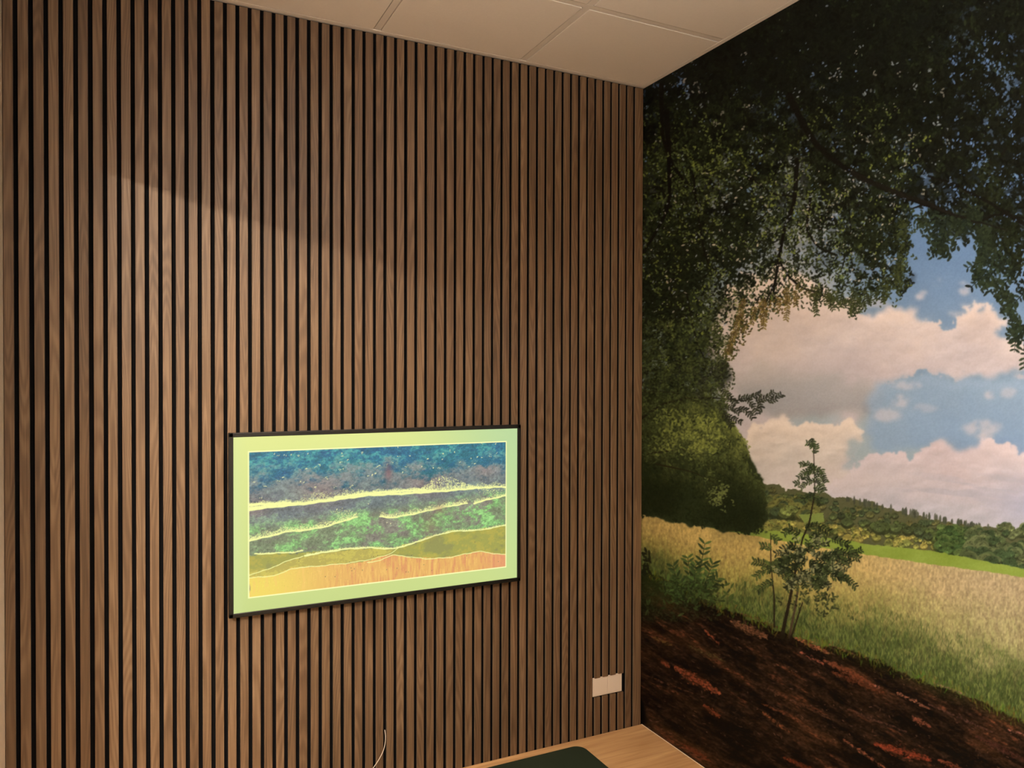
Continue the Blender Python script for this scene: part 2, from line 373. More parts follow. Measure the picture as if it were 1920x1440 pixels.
    wheat = C(178, 150, 88) * (1 - far) + C(160, 140, 106) * far
    mid_ = C(136, 124, 66) * (1 - far) + C(142, 134, 88) * far
    grass = C(70, 78, 40)
    t1 = sstep(.1, .6, depth + nmid * .03 + streak * .03)[..., None]; t2 = sstep(.45, .9, depth + nmid * .06 + streak * .05)[..., None]
    base = (wheat * (1 - t1) + mid_ * t1) * (1 - t2) + grass * t2
    amp = .012 + .035 * sstep(.0, .7, depth)
    base = base * (1 + (streak * amp + fine * .035)[..., None] * 1.6)
    c.over(base * 1.0, m)
    # wheat ears / grass blades
    for k in range(5200):
        x = 1195 + 845 * R.rand(); f = R.rand() ** .8
        ya = np.interp(x, [1180, 1400, 1560, 1760, 2040], [962, 1002, 1032, 1062, 1100]); yb = np.interp(x, [1180, 1300, 1450, 1550, 1700, 1820, 1920, 2040], [1060, 1118, 1178, 1212, 1262, 1306, 1352, 1400])
        y = ya + (yb - ya) * (.12 + .86 * f)
        b = c.a[min(int(y + 300), c.h - 1), min(int(x - 1180), c.w - 1)]
        s_ = R.rand()
        col = b * (1.35 if s_ > .45 else .66) + np.array([.01, .012, 0], np.float32)
        c.leaf(x, y, math.pi / 2 + (R.rand() - .5) * .5, 3 + 7 * f * R.rand() + 3 * f, 1. + .5 * f, np.clip(col, 0, 1), .2 + .28 * f)
    for k in range(3600):
        x = 1380 + 660 * R.rand(); f = R.rand(); yb = np.interp(x, [1380, 1450, 1550, 1700, 1820, 1920, 2040], [1150, 1178, 1212, 1262, 1306, 1352, 1400])
        y = yb - 4 - 105 * f * (.6 + .4 * sstep(1400, 1700, x))
        b = c.a[min(int(y + 300), c.h - 1), min(int(x - 1180), c.w - 1)]; dark = R.rand() < .5
        col = C(40, 56, 26) * (.7 + .5 * R.rand()) if dark else C(136, 142, 78) * (.7 + .4 * R.rand())
        c.leaf(x, y, math.pi / 2 + R.randn() * .3, 7 + 9 * R.rand(), 1.3 + .6 * R.rand(), col * .7 + b * .3, (.75 if dark else .55) * (1 - .5 * f))
    # --- bare soil under the tree
    ms = sstep(-2.5, 2.5, Y - d0 + nfin * 2.5 + nmid * 2)
    ang = .52
    s1 = c.noise(60, 9, 5, .6, ang); s2 = c.noise(16, 3.5, 3, .6, ang); s3 = c.noise(130, 34, 3, .5, ang); s4 = c.noise(5, 2.6, 2, .6, ang - .2)
    lum = np.clip(.5 + .22 * s1 + .16 * s2, 0, 1.4)
    soil = C(34, 22, 15) * (.45 + .85 * lum[..., None] + .22 * np.clip(s3, -1.5, 2)[..., None] + .10 * s4[..., None]); soil = soil + np.clip(s3 - .2, 0, 2)[..., None] * C(16, 9, 3) * .5
    soil = soil + (np.clip(s2 * .5 + s4 * .7, -1, 3) * .011)[..., None] * np.array([1.3, 1., .8], np.float32)
    patch = sstep(.95, 1.9, .55 * s3 + .75 * s1 + .35 * s2)[..., None]
    soil = soil * (1 - patch * .5) + (C(128, 68, 40) * (.6 + .22 * s4[..., None])) * patch * .5
    leftdark = (sstep(1330, 1230, X) * sstep(1190, 1120, Y))[..., None]
    soil = soil * (1 - leftdark * .5) + C(22, 24, 12) * leftdark * .5
    c.over(np.clip(soil, 0, 1), ms)
    # sunlit streaks where the photograph has them
    def streak_(x0, y0, x1, y1, w, col=(172, 84, 48), n=None, al=.8):
        L = math.hypot(x1 - x0, y1 - y0); n = n or int(L * w * .16)
        a0 = math.atan2(y1 - y0, x1 - x0)
        for k in range(n):
            f = R.rand(); o = R.randn() * w * .30 * (1 - abs(2 * f - 1) ** 2 * .75)
            x = x0 + (x1 - x0) * f - math.sin(a0) * o; y = y0 + (y1 - y0) * f + math.cos(a0) * o
            q = .45 + .75 * R.rand()
            c.leaf(x, y, a0 + R.randn() * .45, 3 + 5 * R.rand(), 1.4 + 1.5 * R.rand(), np.clip(C(*col) * np.array([.88, .92, 1.], np.float32) * q, 0, 1), al * .68)
        c.over(C(*col) * .62, box_blur(c.poly([(x0 - w * .2, y0 - w * .3), (x0 + (x1 - x0) * .5 + w * .35, y0 + (y1 - y0) * .5 - w * .55), (x1, y1 - 2), (x1 - 2, y1 + 2), (x0 + (x1 - x0) * .4 - w * .35, y0 + (y1 - y0) * .4 + w * .5)], nfin * w * .25, nfin * w * .2) * np.clip(.6 + .4 * s4, 0, 1), 1) * .55) if w > 7 and al > .1 else None
    for args in ((1265, 1250, 1350, 1300, 17), (1240, 1240, 1256, 1250, 9), (1322, 1182, 1350, 1210, 6), (1370, 1165, 1440, 1195, 13, (150, 96, 60)), (1490, 1195, 1555, 1225, 9, (184, 104, 66)),
                 (1430, 1335, 1480, 1372, 7, (140, 78, 42)), (1320, 1322, 1350, 1345, 9, (140, 66, 36)), (1500, 1222, 1545, 1245, 5, (170, 90, 60)), (1545, 1238, 1640, 1285, 12, (140, 74, 44)),
                 (1640, 1285, 1650, 1290, 5, (190, 110, 80)), (1680, 1297, 1745, 1330, 6, (178, 108, 72)), (1745, 1278, 1805, 1300, 3.5, (170, 120, 90)), (1710, 1345, 1745, 1362, 9, (160, 86, 56)),
                 (1640, 1395, 1745, 1425, 15, (168, 70, 40)), (1580, 1385, 1660, 1440, 5, (160, 88, 54)), (1760, 1425, 1820, 1450, 9, (150, 74, 46)), (1890, 1368, 1930, 1380, 4, (176, 104, 80)),
                 (1200, 1262, 1300, 1300, 4, (96, 58, 36)), (1280, 1395, 1330, 1425, 8, (120, 56, 30)), (1555, 1208, 1605, 1228, 3, (150, 90, 60)), (1440, 1290, 1560, 1350, 4, (90, 56, 36)),
                 (1740, 1320, 1860, 1372, 4, (96, 60, 46)), (1590, 1330, 1700, 1372, 5, (90, 56, 40)), (1225, 1195, 1260, 1210, 6, (110, 80, 36)), (1290, 1210, 1360, 1240, 6, (90, 72, 36)), (1390, 1150, 1470, 1180, 6, (100, 66, 40)),
                 (1560, 1260, 1660, 1300, 10, (110, 56, 32)), (1430, 1320, 1500, 1350, 5, (110, 60, 34)), (1470, 1420, 1600, 1480, 10, (120, 52, 28)), (1830, 1380, 1930, 1430, 9, (92, 50, 36))):
        streak_(*args)
    for k in range(900):                      # twigs, stones, old leaves
        x = 1195 + 845 * R.rand(); yb = np.interp(x, [1180, 1300, 1450, 1550, 1700, 1820, 1920, 2040], [1060, 1118, 1178, 1212, 1262, 1306, 1352, 1400])
        y = yb + 8 + (1660 - yb) * R.rand() ** 1.3
        q = R.rand(); c.leaf(x, y, ang + R.randn() * .5, 3 + 6 * R.rand(), 1.2 + .6 * R.rand(), C(96, 66, 50) * (.5 + .8 * q), .35 + .3 * q)
    c.over((44, 58, 24), .6 * ms * blob(1250, 1090, 90, 40)); c.over((40, 46, 20), .35 * ms * sstep(30, 0, Y - d0) * sstep(1500, 1650, X))
    for k in range(700):                      # undergrowth fringe between grass and soil
        x = 1200 + 840 * R.rand(); yb = np.interp(x, [1180, 1300, 1450, 1550, 1700, 1820, 1920, 2040], [1060, 1118, 1178, 1212, 1262, 1306, 1352, 1400])
        c.leaf(x, yb + R.randn() * 7 - 3, math.pi / 2 + R.randn() * .4, 6 + 9 * R.rand(), 1.7, C(60 + 50 * R.rand(), 68 + 46 * R.rand(), 30), .6)
    # --- dense wood on the left
    wood = [(1180, 740), (1300, 740), (1352, 770), (1380, 800), (1398, 832), (1412, 866), (1428, 892), (1436, 930), (1438, 975), (1430, 992), (1400, 1000), (1340, 990), (1290, 984), (1240, 972), (1180, 962)]
    c.over((40, 46, 26), box_blur(c.poly(wood, nfin * 3, nfin * 3), 1))
    clumps = []
    for k in range(330):
        x = 1185 + 255 * R.rand(); y = 735 + 262 * R.rand()
        e_ = np.interp(y, [740, 800, 832, 866, 892, 930, 990], [1335, 1380, 1399, 1413, 1429, 1438, 1434]); b_ = np.interp(x, [1180, 1240, 1300, 1400, 1440], [956, 966, 978, 994, 988])
        if x > e_ - 5 or y > b_ - 4: continue
        clumps.append((y, x, e_ - x))
    for y, x, de in sorted(clumps):
        rr = 9 + 10 * R.rand(); sun = .30 * math.exp(-de / 30.) + .40 * math.exp(-((x - 1325) ** 2 / 3200. + (y - 815) ** 2 / 1800.)) + .16 * R.rand() - .1
        low = min(1, max(.25, (1005 - y) / 140.))
        for q in range(46):
            a = R.rand() * 6.28; d = R.rand() ** .6; px = x + math.cos(a) * d * rr * .8; py = y + math.sin(a) * d * rr * 1.25
            up = .5 - .5 * math.sin(a) * d + .25 * math.cos(a) * d
            v = max(0, (.10 + .34 * up + sun * up * 1.5) * low + .12 * R.randn() * low)
            if px > x + de - 1: continue
            col = C(24, 29, 16) * (1 - v) + C(126, 130, 66) * v
            c.leaf(px, py, 1.25 + R.randn() * .6, 5 + 4 * R.rand(), 2.2 + 1.2 * R.rand(), np.clip(col, 0, 1), .8)
    c.over((18, 22, 12), .55 * (blob(1365, 940, 26, 60) + blob(1250, 925, 40, 30) + blob(1410, 960, 24, 44) + .6 * blob(1215, 880, 20, 80)))
    # --- canopy
    canopy = [(1180, 760), (1180, -300), (2040, -300), (2040, 640), (1925, 668), (1912, 640), (1905, 590), (1885, 560), (1900, 530), (1860, 530), (1850, 480), (1830, 455), (1838, 410), (1806, 400), (1790, 440),
              (1768, 470), (1750, 455), (1742, 385), (1704, 374), (1694, 430), (1698, 505), (1668, 545), (1640, 560), (1600, 575), (1575, 555), (1540, 560), (1500, 530), (1480, 560), (1440, 590), (1400, 590), (1372, 660), (1350, 700), (1365, 760)]
    inner = box_blur(c.poly(canopy, nmid * 9, nmid * 9), 3)
    deep = sstep(560, 250, Y + nmid * 30 - .25 * (X - 1200) * 0) * inner
    deep = np.maximum(deep, inner * sstep(1370, 1270, X + nmid * 18) * .9)
    holes = sstep(.55, .95, c.noise(26, 20, 4, .75) + .35 * nmid)
    opening = blob(1860, 130, 60, 110) + blob(1890, 320, 60, 50) + blob(1260, 160, 60, 60) * .8 + blob(1480, 190, 60, 40) * .5 + blob(1700, 310, 90, 60) * .7 + blob(1460, 330, 130, 60) * .6 + blob(1400, 330, 60, 40) * .4
    opening = np.clip(opening + sstep(300, 520, Y) * .9, 0, 1)
    c.over((15, 16, 11), deep * (1 - holes * opening) * .97); c.over((40, 48, 30), inner * sstep(420, 600, Y + nmid * 20) * sstep(1400, 1290, X + nmid * 10) * sstep(-.9, .5, nfin) * .7)
    # green light inside the crown
    gl = .75 * blob(1275, 330, 85, 75) + .55 * blob(1330, 300, 80, 50) + .5 * blob(1270, 450, 80, 60) + .42 * blob(1590, 440, 55, 80) + .45 * blob(1450, 400, 60, 70) + .35 * blob(1340, 560, 110, 70) + .4 * blob(1700, 290, 70, 40) + .25 * blob(1800, 60, 40, 40) + .4 * blob(1500, 350, 60, 60) + .3 * blob(1260, 640, 80, 80)
    c.over((44, 52, 24), np.clip(gl, 0, .7) * deep * sstep(-.3, 1.2, nfin + nmid) * .75)
    def tone(x, y):
        i = int(min(max(y + 300, 0), c.h - 1)); j = int(min(max(x - 1180, 0), c.w - 1)); return float(gl[i, j])
    def inside(x, y):
        i = int(y + 300); j = int(x - 1180)
        return 0 <= i < c.h and 0 <= j < c.w and inner[i, j] > .5
    # branches of the crown
    BR = C(20, 18, 14)
    branches = [([(1480, 180), (1520, 260), (1560, 300), (1640, 345), (1700, 372), (1752, 388), (1790, 405), (1835, 418)], 13, 5),
        ([(1835, 418), (1870, 400), (1920, 410), (1990, 430)], 5, 3), ([(1790, 405), (1740, 380), (1700, 395)], 5, 2), ([(1920, 420), (1880, 395), (1840, 372), (1790, 345), (1740, 330)], 8, 3),
        ([(1495, 300), (1490, 380), (1470, 430), (1462, 480), (1455, 520), (1450, 550)], 9, 4), ([(1462, 490), (1480, 520), (1500, 538), (1530, 548), (1555, 560)], 4, 2), ([(1455, 525), (1440, 560), (1425, 590)], 3, 1.5),
        ([(1490, 370), (1455, 365), (1430, 350), (1400, 330)], 4, 2), ([(1520, 370), (1512, 430), (1530, 460), (1570, 480)], 5, 2), ([(1250, 210), (1255, 300), (1256, 380), (1240, 420), (1215, 460), (1200, 480)], 11, 4),
        ([(1240, 160), (1242, 260), (1262, 310), (1290, 350)], 9, 4), ([(1300, 330), (1310, 410), (1320, 470), (1330, 500)], 5, 2), ([(1330, 230), (1345, 310), (1350, 380)], 4, 2), ([(1270, 430), (1275, 500), (1290, 560), (1298, 610), (1310, 650), (1325, 680)], 5, 2),
        ([(1350, 500), (1320, 520), (1290, 545)], 3, 2), ([(1205, 560), (1250, 600), (1300, 590)], 4, 2), ([(1200, 640), (1250, 610), (1290, 590)], 3, 1.5), ([(1860, 400), (1850, 340), (1880, 290), (1905, 250)], 6, 3),
        ([(1900, 430), (1880, 470), (1860, 490), (1830, 500)], 2.5, 1.5), ([(1700, 372), (1705, 392), (1712, 412)], 3, 1.5), ([(1590, 360), (1596, 440), (1580, 500)], 4, 2), ([(1630, 430), (1640, 480), (1660, 520)], 3, 1.5)]
    # crown foliage, from fine pale leaves at the back to the dark near ones
    def spray(x, y, n, L, col0, col1, al=.9, droop=1., spread=13.):
        a0 = math.pi / 2 + R.randn() * .55 if droop else R.rand() * 6.28
        for q in range(n):
            f = q / max(n - 1, 1.); px = x + math.cos(a0) * f * spread + R.randn() * 2.2; py = y + math.sin(a0) * f * spread + R.randn() * 1.8
            sd = 1 if q % 2 else -1; v = R.rand()
            c.leaf(px + sd * L * .3, py, a0 + sd * (.55 + .4 * R.rand()), L * (.75 + .5 * R.rand()), L * (.36 + .18 * R.rand()), np.clip(col0 * (1 - v) + col1 * v, 0, 1), al)
    def pick(xr, yr): return xr[0] + (xr[1] - xr[0]) * R.rand(), yr[0] + (yr[1] - yr[0]) * R.rand()
    # back layer
    for k in range(5200):
        x, y = pick((1185, 1700), (180, 760))
        if not inside(x, y): continue
        g = tone(x, y)
        if R.rand() > .6 + g: continue
        spray(x, y, 4, 5 + 2 * R.rand(), C(28, 33, 18), C(72, 80, 38) * (.7 + .6 * g), .85, 1, 12)
    for pts, a, b in branches: c.line(pts, a, b, BR, .95, .8)
    # pale glints of sky through the leaves
    for k in range(2600):
        x, y = pick((1190, 2040), (-300, 560))
        if not inside(x, y): continue
        j = math.sin(x * .031 + 1.3) * math.sin(y * .043 + x * .011)
        if R.rand() > .2 + .5 * max(j, 0): continue
        q = R.rand(); col = (C(150, 156, 158), C(120, 136, 168), C(150, 140, 122), C(118, 128, 90))[R.randint(4)]
        c.leaf(x, y, R.rand() * 3.1, 2.5 + 5 * q * q, 1.6 + 1.6 * R.rand(), col, .45 + .4 * R.rand())
    # middle layer
    for k in range(3600):
        x, y = pick((1185, 2040), (-100, 720))
        if not inside(x, y): continue
        if y > 560 and x > 1480: continue
        g = tone(x, y); big = 1 if x > 1600 else 0
        if y > 480 and R.rand() < .35: continue
        spray(x, y, 5, 7 + 2.5 * big + 1.5 * R.rand(), C(15, 17, 11), C(36, 42, 24) * (1 + .9 * g) if R.rand() < .3 + g else C(26, 29, 19), .9, 1, 15)
    for k in range(1500):                     # heavy dark clusters hanging inside the crown
        f = R.rand(); cx, cy = ((1400, 400), (1290, 480), (1350, 250), (1640, 300), (1560, 330), (1300, 420), (1370, 470), (1240, 560), (1260, 500), (1640, 440), (1850, 380), (1890, 440))[R.randint(12)]
        x = cx + R.randn() * 26; y = cy + R.randn() * 40
        if not inside(x, y): continue
        spray(x, y, 4, 7 + 5 * R.rand(), C(15, 17, 11), C(36, 41, 25), .92, 1, 14)
    # bright young leaves
    for k in range(900):
        x, y = pick((1190, 1760), (90, 700))
        if not inside(x, y): continue
        g = tone(x, y)
        if R.rand() > g * 1.1: continue
        v = R.rand(); spray(x, y, 3, 5 + 2 * v, C(84, 92, 36), C(138, 146, 66), .75, 1, 7)
    # front layer of near leaves, almost black
    for k in range(2100):
        x, y = pick((1190, 2040), (-300, 420))
        if not inside(x, y): continue
        if tone(x, y) > .35 and R.rand() < .72: continue
        if R.rand() > 1.15 - max(y, 0) / 620.: continue
        v = R.rand(); spray(x, y, 4, 10 + 5 * v, C(10, 11, 8), C(23, 25, 18), .93, 0, 15)
    for pts, a, b in branches[:12]: c.line(pts, a * .9, b, C(17, 15, 12), .92, .8)
    for k in range(900):
        x, y = pick((1195, 2040), (60, 420))
        if not inside(x, y): continue
        o_ = float(opening[int(y + 300), int(x - 1180)])
        if R.rand() > .16 + .7 * o_: continue
        q = R.rand(); col = (C(150, 156, 160), C(110, 134, 172), C(160, 150, 134), C(128, 142, 160))[R.randint(4)] if x < 1780 else (C(92, 118, 160), C(104, 132, 176))[R.randint(2)]
        for _ in range(3): c.leaf(x + R.randn() * 4, y + R.randn() * 4, R.rand() * 3.1, 2.5 + 6 * q * q, 1.8 + 2 * R.rand(), col, .45 + .45 * R.rand())
    for k in range(1500):
        x, y = pick((1215, 1680), (320, 640))
        if not inside(x, y): continue
        j = math.sin(x * .045 + 2) * math.sin(y * .05 + x * .02)
        if R.rand() > .25 + .6 * max(j, 0): continue
        q = R.rand(); col = (C(186, 172, 156), C(160, 162, 160), C(196, 178, 158), C(150, 156, 166))[R.randint(4)]
        c.leaf(x, y, R.rand() * 3.1, 2.5 + 6 * q * q, 1.6 + 2 * R.rand() * q, col, .5 + .4 * R.rand())
    for k in range(700):
        x, y = pick((1195, 1720), (200, 620))
        if not inside(x, y) or R.rand() > .2 + tone(x, y): continue
        v = R.rand(); spray(x, y, 3, 5 + 2 * v, C(72, 82, 40), C(120, 128, 66), .75, 1, 7)
    # ragged hanging sprays along the lower rim
    rim = [(1350, 690), (1372, 655), (1400, 600), (1440, 585), (1480, 560), (1500, 540), (1540, 565), (1575, 560), (1600, 575), (1640, 560), (1668, 545), (1690, 515), (1694, 470), (1692, 420), (1745, 420), (1755, 455), (1768, 470), (1790, 430),
           (1806, 405), (1838, 415), (1850, 470), (1835, 500), (1850, 530), (1885, 545), (1895, 580), (1905, 620), (1915, 650)]
    rp = np.array(rim, float); rd = np.concatenate([[0], np.cumsum(np.hypot(*np.diff(rp, axis=0).T))])
    for k in range(420):
        q = R.rand() * rd[-1]; x = np.interp(q, rd, rp[:, 0]) + R.randn() * 6; y = np.interp(q, rd, rp[:, 1]) - 8 + R.randn() * 9
        warm = max(0, 1 - abs(x - 1440) / 120.) * (R.rand() < .6)
        c0 = C(30, 34, 20) * (1 - warm) + C(84, 60, 34) * warm; c1 = C(62, 68, 36) * (1 - warm) + C(142, 118, 60) * warm
        big = x > 1730
        spray(x, y, 5 if not big else 4, 6.5 if not big else 11, c0 if not big else C(24, 28, 20), c1 if not big else C(44, 52, 34), .92, 1, 15 if not big else 18)
    c.line([(1600, 325), (1640, 345), (1700, 368), (1752, 386), (1790, 404), (1835, 418)], 10, 4.5, C(24, 21, 17), .96, .8); c.line([(1835, 416), (1862, 424), (1890, 432)], 3.5, 2, C(24, 21, 17), .9)
    def strand(pts, L, col0, col1, step=5.5):
        p = np.array(pts, float); d = np.concatenate([[0], np.cumsum(np.hypot(*np.diff(p, axis=0).T))])
        c.line(pts, 1.6, 1., (col0 * .9).astype(np.float32), .9)
        for i, q in enumerate(np.arange(0, d[-1], step)):
            x = np.interp(q, d, p[:, 0]); y = np.interp(q, d, p[:, 1]); x2 = np.interp(q + 2, d, p[:, 0]); y2 = np.interp(q + 2, d, p[:, 1])
            a = math.atan2(y2 - y, x2 - x + 1e-6)
            for sd in (-1, 1):
                v = R.rand(); aa = a + sd * (.8 + .3 * R.rand()); LL = L * (.75 + .4 * R.rand())
                c.leaf(x + math.cos(aa) * LL * .5, y + math.sin(aa) * LL * .5, aa, LL, LL * .38, np.clip(col0 * (1 - v) + col1 * v, 0, 1), .95)
    dk, lt = C(34, 38, 24), C(66, 70, 36)
    for pts in ([(1395, 560), (1385, 600), (1372, 640), (1362, 662)], [(1430, 560), (1433, 590), (1431, 618)], [(1475, 540), (1477, 570), (1474, 600)], [(1490, 545), (1494, 560), (1493, 572)], [(1535, 540), (1528, 565), (1532, 592)],
                [(1560, 555), (1556, 570), (1562, 580)], [(1600, 540), (1604, 565), (1598, 588)], [(1625, 545), (1626, 570)], [(1660, 520), (1660, 545), (1656, 566)], [(1690, 490), (1688, 515), (1690, 528)], [(1580, 560), (1578, 575)],
                [(1345, 610), (1340, 630), (1342, 645)], [(1325, 620), (1322, 650)], [(1415, 575), (1412, 600), (1408, 610)]):
        warm = 1 if 1370 < pts[0][0] < 1500 else 0
        strand(pts, 8, C(78, 62, 34) if warm else dk, C(128, 110, 58) if warm else lt, 4.5)
    for pts in ([(1752, 395), (1758, 430), (1757, 470)], [(1775, 405), (1772, 435), (1762, 460)], [(1812, 410), (1815, 436)], [(1880, 480), (1850, 488), (1815, 502)], [(1858, 490), (1845, 515), (1820, 540)], [(1895, 480), (1870, 500), (1845, 535)],
                [(1900, 500), (1890, 525), (1882, 535)], [(1925, 545), (1905, 565), (1890, 590)], [(1925, 610), (1905, 635), (1902, 660)], [(1935, 640), (1922, 665), (1920, 690)], [(1700, 392), (1712, 405), (1718, 412)], [(1845, 450), (1842, 470)]):
        strand(pts, 12.5, C(22, 27, 22), C(44, 54, 36), 8.5)
    # pinnate sprays reaching out over the cloud on the left
    def pinnate(pts, L, col0, col1, step=4.6, sub=0):
        strand(pts, L, col0, col1, step)
    c.line([(1196, 790), (1240, 758), (1290, 746), (1340, 746), (1400, 752)], 4, 1.5, C(28, 26, 18), .95)
    c.line([(1200, 735), (1260, 735), (1330, 760)], 2.5, 1, C(34, 32, 22), .8); c.line([(1230, 870), (1300, 885), (1340, 905)], 3, 1, C(36, 30, 18), .8); c.line([(1220, 850), (1280, 842), (1330, 852)], 2.5, 1, C(30, 26, 18), .7)
    for pts in ([(1385, 748), (1410, 745), (1425, 738)], [(1418, 752), (1440, 745), (1452, 735)], [(1440, 752), (1455, 748), (1465, 740)], [(1360, 735), (1372, 745), (1380, 758)], [(1335, 700), (1350, 715), (1358, 735)], [(1310, 715), (1325, 722), (1338, 735)],
                [(1360, 762), (1375, 765), (1388, 775)], [(1355, 775), (1375, 785), (1392, 793)], [(1385, 765), (1400, 770), (1412, 785)], [(1400, 748), (1412, 760), (1420, 778)], [(1300, 735), (1315, 742), (1330, 760)], [(1330, 690), (1345, 690), (1362, 700)],
                [(1425, 752), (1428, 765), (1422, 772)], [(1345, 755), (1362, 780), (1372, 798)], [(1290, 690), (1310, 700), (1325, 715)], [(1350, 670), (1356, 690), (1354, 706)]):
        pinnate(pts, 8.5, C(30, 32, 24), C(56, 58, 40), 4.6)
    for k in range(650):                      # foliage linking crown and wood
        x, y = pick((1195, 1365), (600, 860))
        if x > 1370 - max(0, 700 - y) * .2: continue
        v = R.rand(); spray(x, y, 4, 6.5, C(36, 42, 24), C(92, 98, 50), .6, 0, 12)
    for k in range(170):
        x, y = pick((1230, 1352), (770, 850)); spray(x, y, 3, 7, C(92, 98, 44), C(146, 150, 76), .55, 0, 8)
    for k in range(40):
        x, y = 1350 + R.randn() * 12, 925 + R.randn() * 13; spray(x, y, 3, 6, C(80, 86, 44), C(120, 124, 70), .7, 0, 7)
    # --- rowan sapling
    ST = C(34, 27, 19)
    c.line([(1524, 822), (1527, 870), (1528, 925), (1518, 980), (1505, 1010)], 1.2, 3.2, ST); c.line([(1505, 1010), (1492, 1070), (1478, 1140), (1466, 1195)], 3.2, 7, ST)
    c.line([(1500, 1075), (1493, 1130), (1480, 1195)], 3, 5, C(66, 52, 38)); c.line([(1445, 1000), (1446, 1060), (1452, 1120), (1452, 1175)], 1.4, 2.6, ST); c.line([(1505, 1130), (1492, 1170), (1482, 1200)], 2, 3.5, ST)
    k0, k1 = C(30, 36, 24), C(64, 76, 40)
    for pts in ([(1526, 835), (1520, 832), (1512, 830)], [(1526, 850), (1530, 842), (1530, 832)], [(1522, 822), (1524, 830), (1524, 838)], [(1526, 880), (1512, 868), (1500, 872)], [(1527, 885), (1510, 884), (1496, 896)], [(1528, 880), (1540, 880), (1550, 905)],
                [(1528, 895), (1538, 905), (1544, 918)], [(1527, 900), (1512, 905), (1502, 915)], [(1526, 915), (1535, 915), (1540, 922)], [(1526, 870), (1518, 880), (1510, 900)], [(1528, 890), (1535, 888), (1545, 895)],
                [(1524, 925), (1512, 932), (1506, 940)], [(1522, 930), (1534, 935), (1540, 948)], [(1500, 905), (1492, 907)]):
        strand(pts, 8, k0, k1, 4.)
    for pts in ([(1446, 1005), (1452, 1008), (1458, 1014)], [(1446, 1030), (1438, 1024), (1426, 1024)], [(1446, 1062), (1430, 1056), (1414, 1052)], [(1446, 1066), (1430, 1070), (1418, 1082)], [(1448, 1062), (1462, 1052), (1476, 1056)], [(1448, 1070), (1465, 1066), (1480, 1074)], [(1450, 1090), (1435, 1096), (1420, 1108)]):
        strand(pts, 10, C(32, 40, 24), C(80, 92, 46), 4.6)
    for k in range(105):
        a = R.rand() * 6.28; d = R.rand() ** .6
        x = 1524 + math.cos(a) * d * 50; y = 1052 + math.sin(a) * d * (44 + 10 * math.sin(3 * a))
        a1 = math.atan2(y - 1050, x - 1515) + R.randn() * .4; L = 16 + 12 * R.rand()
        strand([(x, y), (x + math.cos(a1) * L * .5, y + math.sin(a1) * L * .4), (x + math.cos(a1) * L, y + math.sin(a1) * L * .6 + 5)], 9, C(20, 26, 16), C(70, 80, 44) if R.rand() < .6 else C(140, 136, 96), 5.)
    for pts in ([(1545, 1040), (1580, 1040), (1610, 1048)], [(1560, 1010), (1590, 1020), (1600, 1036)], [(1590, 1040), (1606, 1036), (1618, 1030)], [(1560, 1080), (1590, 1085), (1605, 1100)], [(1500, 1000), (1480, 990), (1470, 1000)], [(1510, 990), (1535, 985), (1560, 1000)]):
        strand(pts, 10, C(22, 28, 18), C(60, 70, 38), 5.)
    for k in range(26):
        x, y = 1530 + R.randn() * 30, 1118 + R.randn() * 14; spray(x, y, 4, 8, C(26, 32, 20), C(70, 76, 40), .8, 1, 12)
    c.over((20, 16, 10), .6 * blob(1472, 1196, 16, 9))
    # --- small leafy shrub and odd leaves at the edge
    for x0, y0, x1, y1 in ((1300, 1130, 1322, 1020), (1298, 1130, 1290, 1046), (1290, 1130, 1262, 1062), (1310, 1125, 1336, 1058), (1300, 1130, 1345, 1085), (1285, 1130, 1252, 1090), (1300, 1120, 1305, 1060)):
        c.line([(x0, y0), ((x0 + x1) / 2 + R.randn() * 3, (y0 + y1) / 2), (x1, y1)], 2.2, 1., C(40, 44, 26))
        for f in np.linspace(.25, 1, 9):
            for sd in (-1, 1):
                a = math.atan2(y1 - y0, x1 - x0) + sd * (.7 + .4 * R.rand()); L = 12 + 6 * R.rand(); px = x0 + (x1 - x0) * f; py = y0 + (y1 - y0) * f; v = R.rand()
                c.leaf(px + math.cos(a) * L * .5, py + math.sin(a) * L * .5, a, L, 4.6, C(30, 42, 24) * (1 - v) + C(84, 104, 52) * v, .95)
    for k in range(150):
        x, y = 1300 + R.randn() * 38, 1112 + R.randn() * 16; v = R.rand(); c.leaf(x, y, R.rand() * 3.1, 10 + 4 * v, 4.2, C(26, 34, 18) * (1 - v) + C(66, 84, 40) * v, .85)
    for k in range(22):
        c.leaf(1205 + R.rand() * 14, 1030 + R.rand() * 50, 1. + R.randn() * .5, 13, 4.5, C(26, 28, 16), .9)
    for k in range(600):
        x, y = 1200 + 150 * R.rand() ** 1.3, 1090 + 75 * R.rand(); v = R.rand(); c.leaf(x, y, R.rand() * 3.1, 4 + 5 * v, 2.2, C(20, 22, 12) * (1 - v) + C(58, 62, 34) * v, .5)
    c.over((6, 6, 7), box_blur(c.poly([(1180, 1306), (1199, 1308), (1206, 1316), (1210, 1334), (1213, 1356), (1180, 1362)]), 1))
    c.a += (c.noise(2.2, 2.2, 1) * .006)[..., None]
    return c

def box_blur(m, r):
    if r < 1: return m
    k = 2 * r + 1
    for ax in (0, 1):
        for _ in range(2):
            p = np.pad(m, [(r + 1, r) if a == ax else (0, 0) for a in (0, 1)], mode='edge').cumsum(ax)
            m = (p[k:] - p[:-k]) / k if ax == 0 else (p[:, k:] - p[:, :-k]) / k
    return m.astype(np.float32)

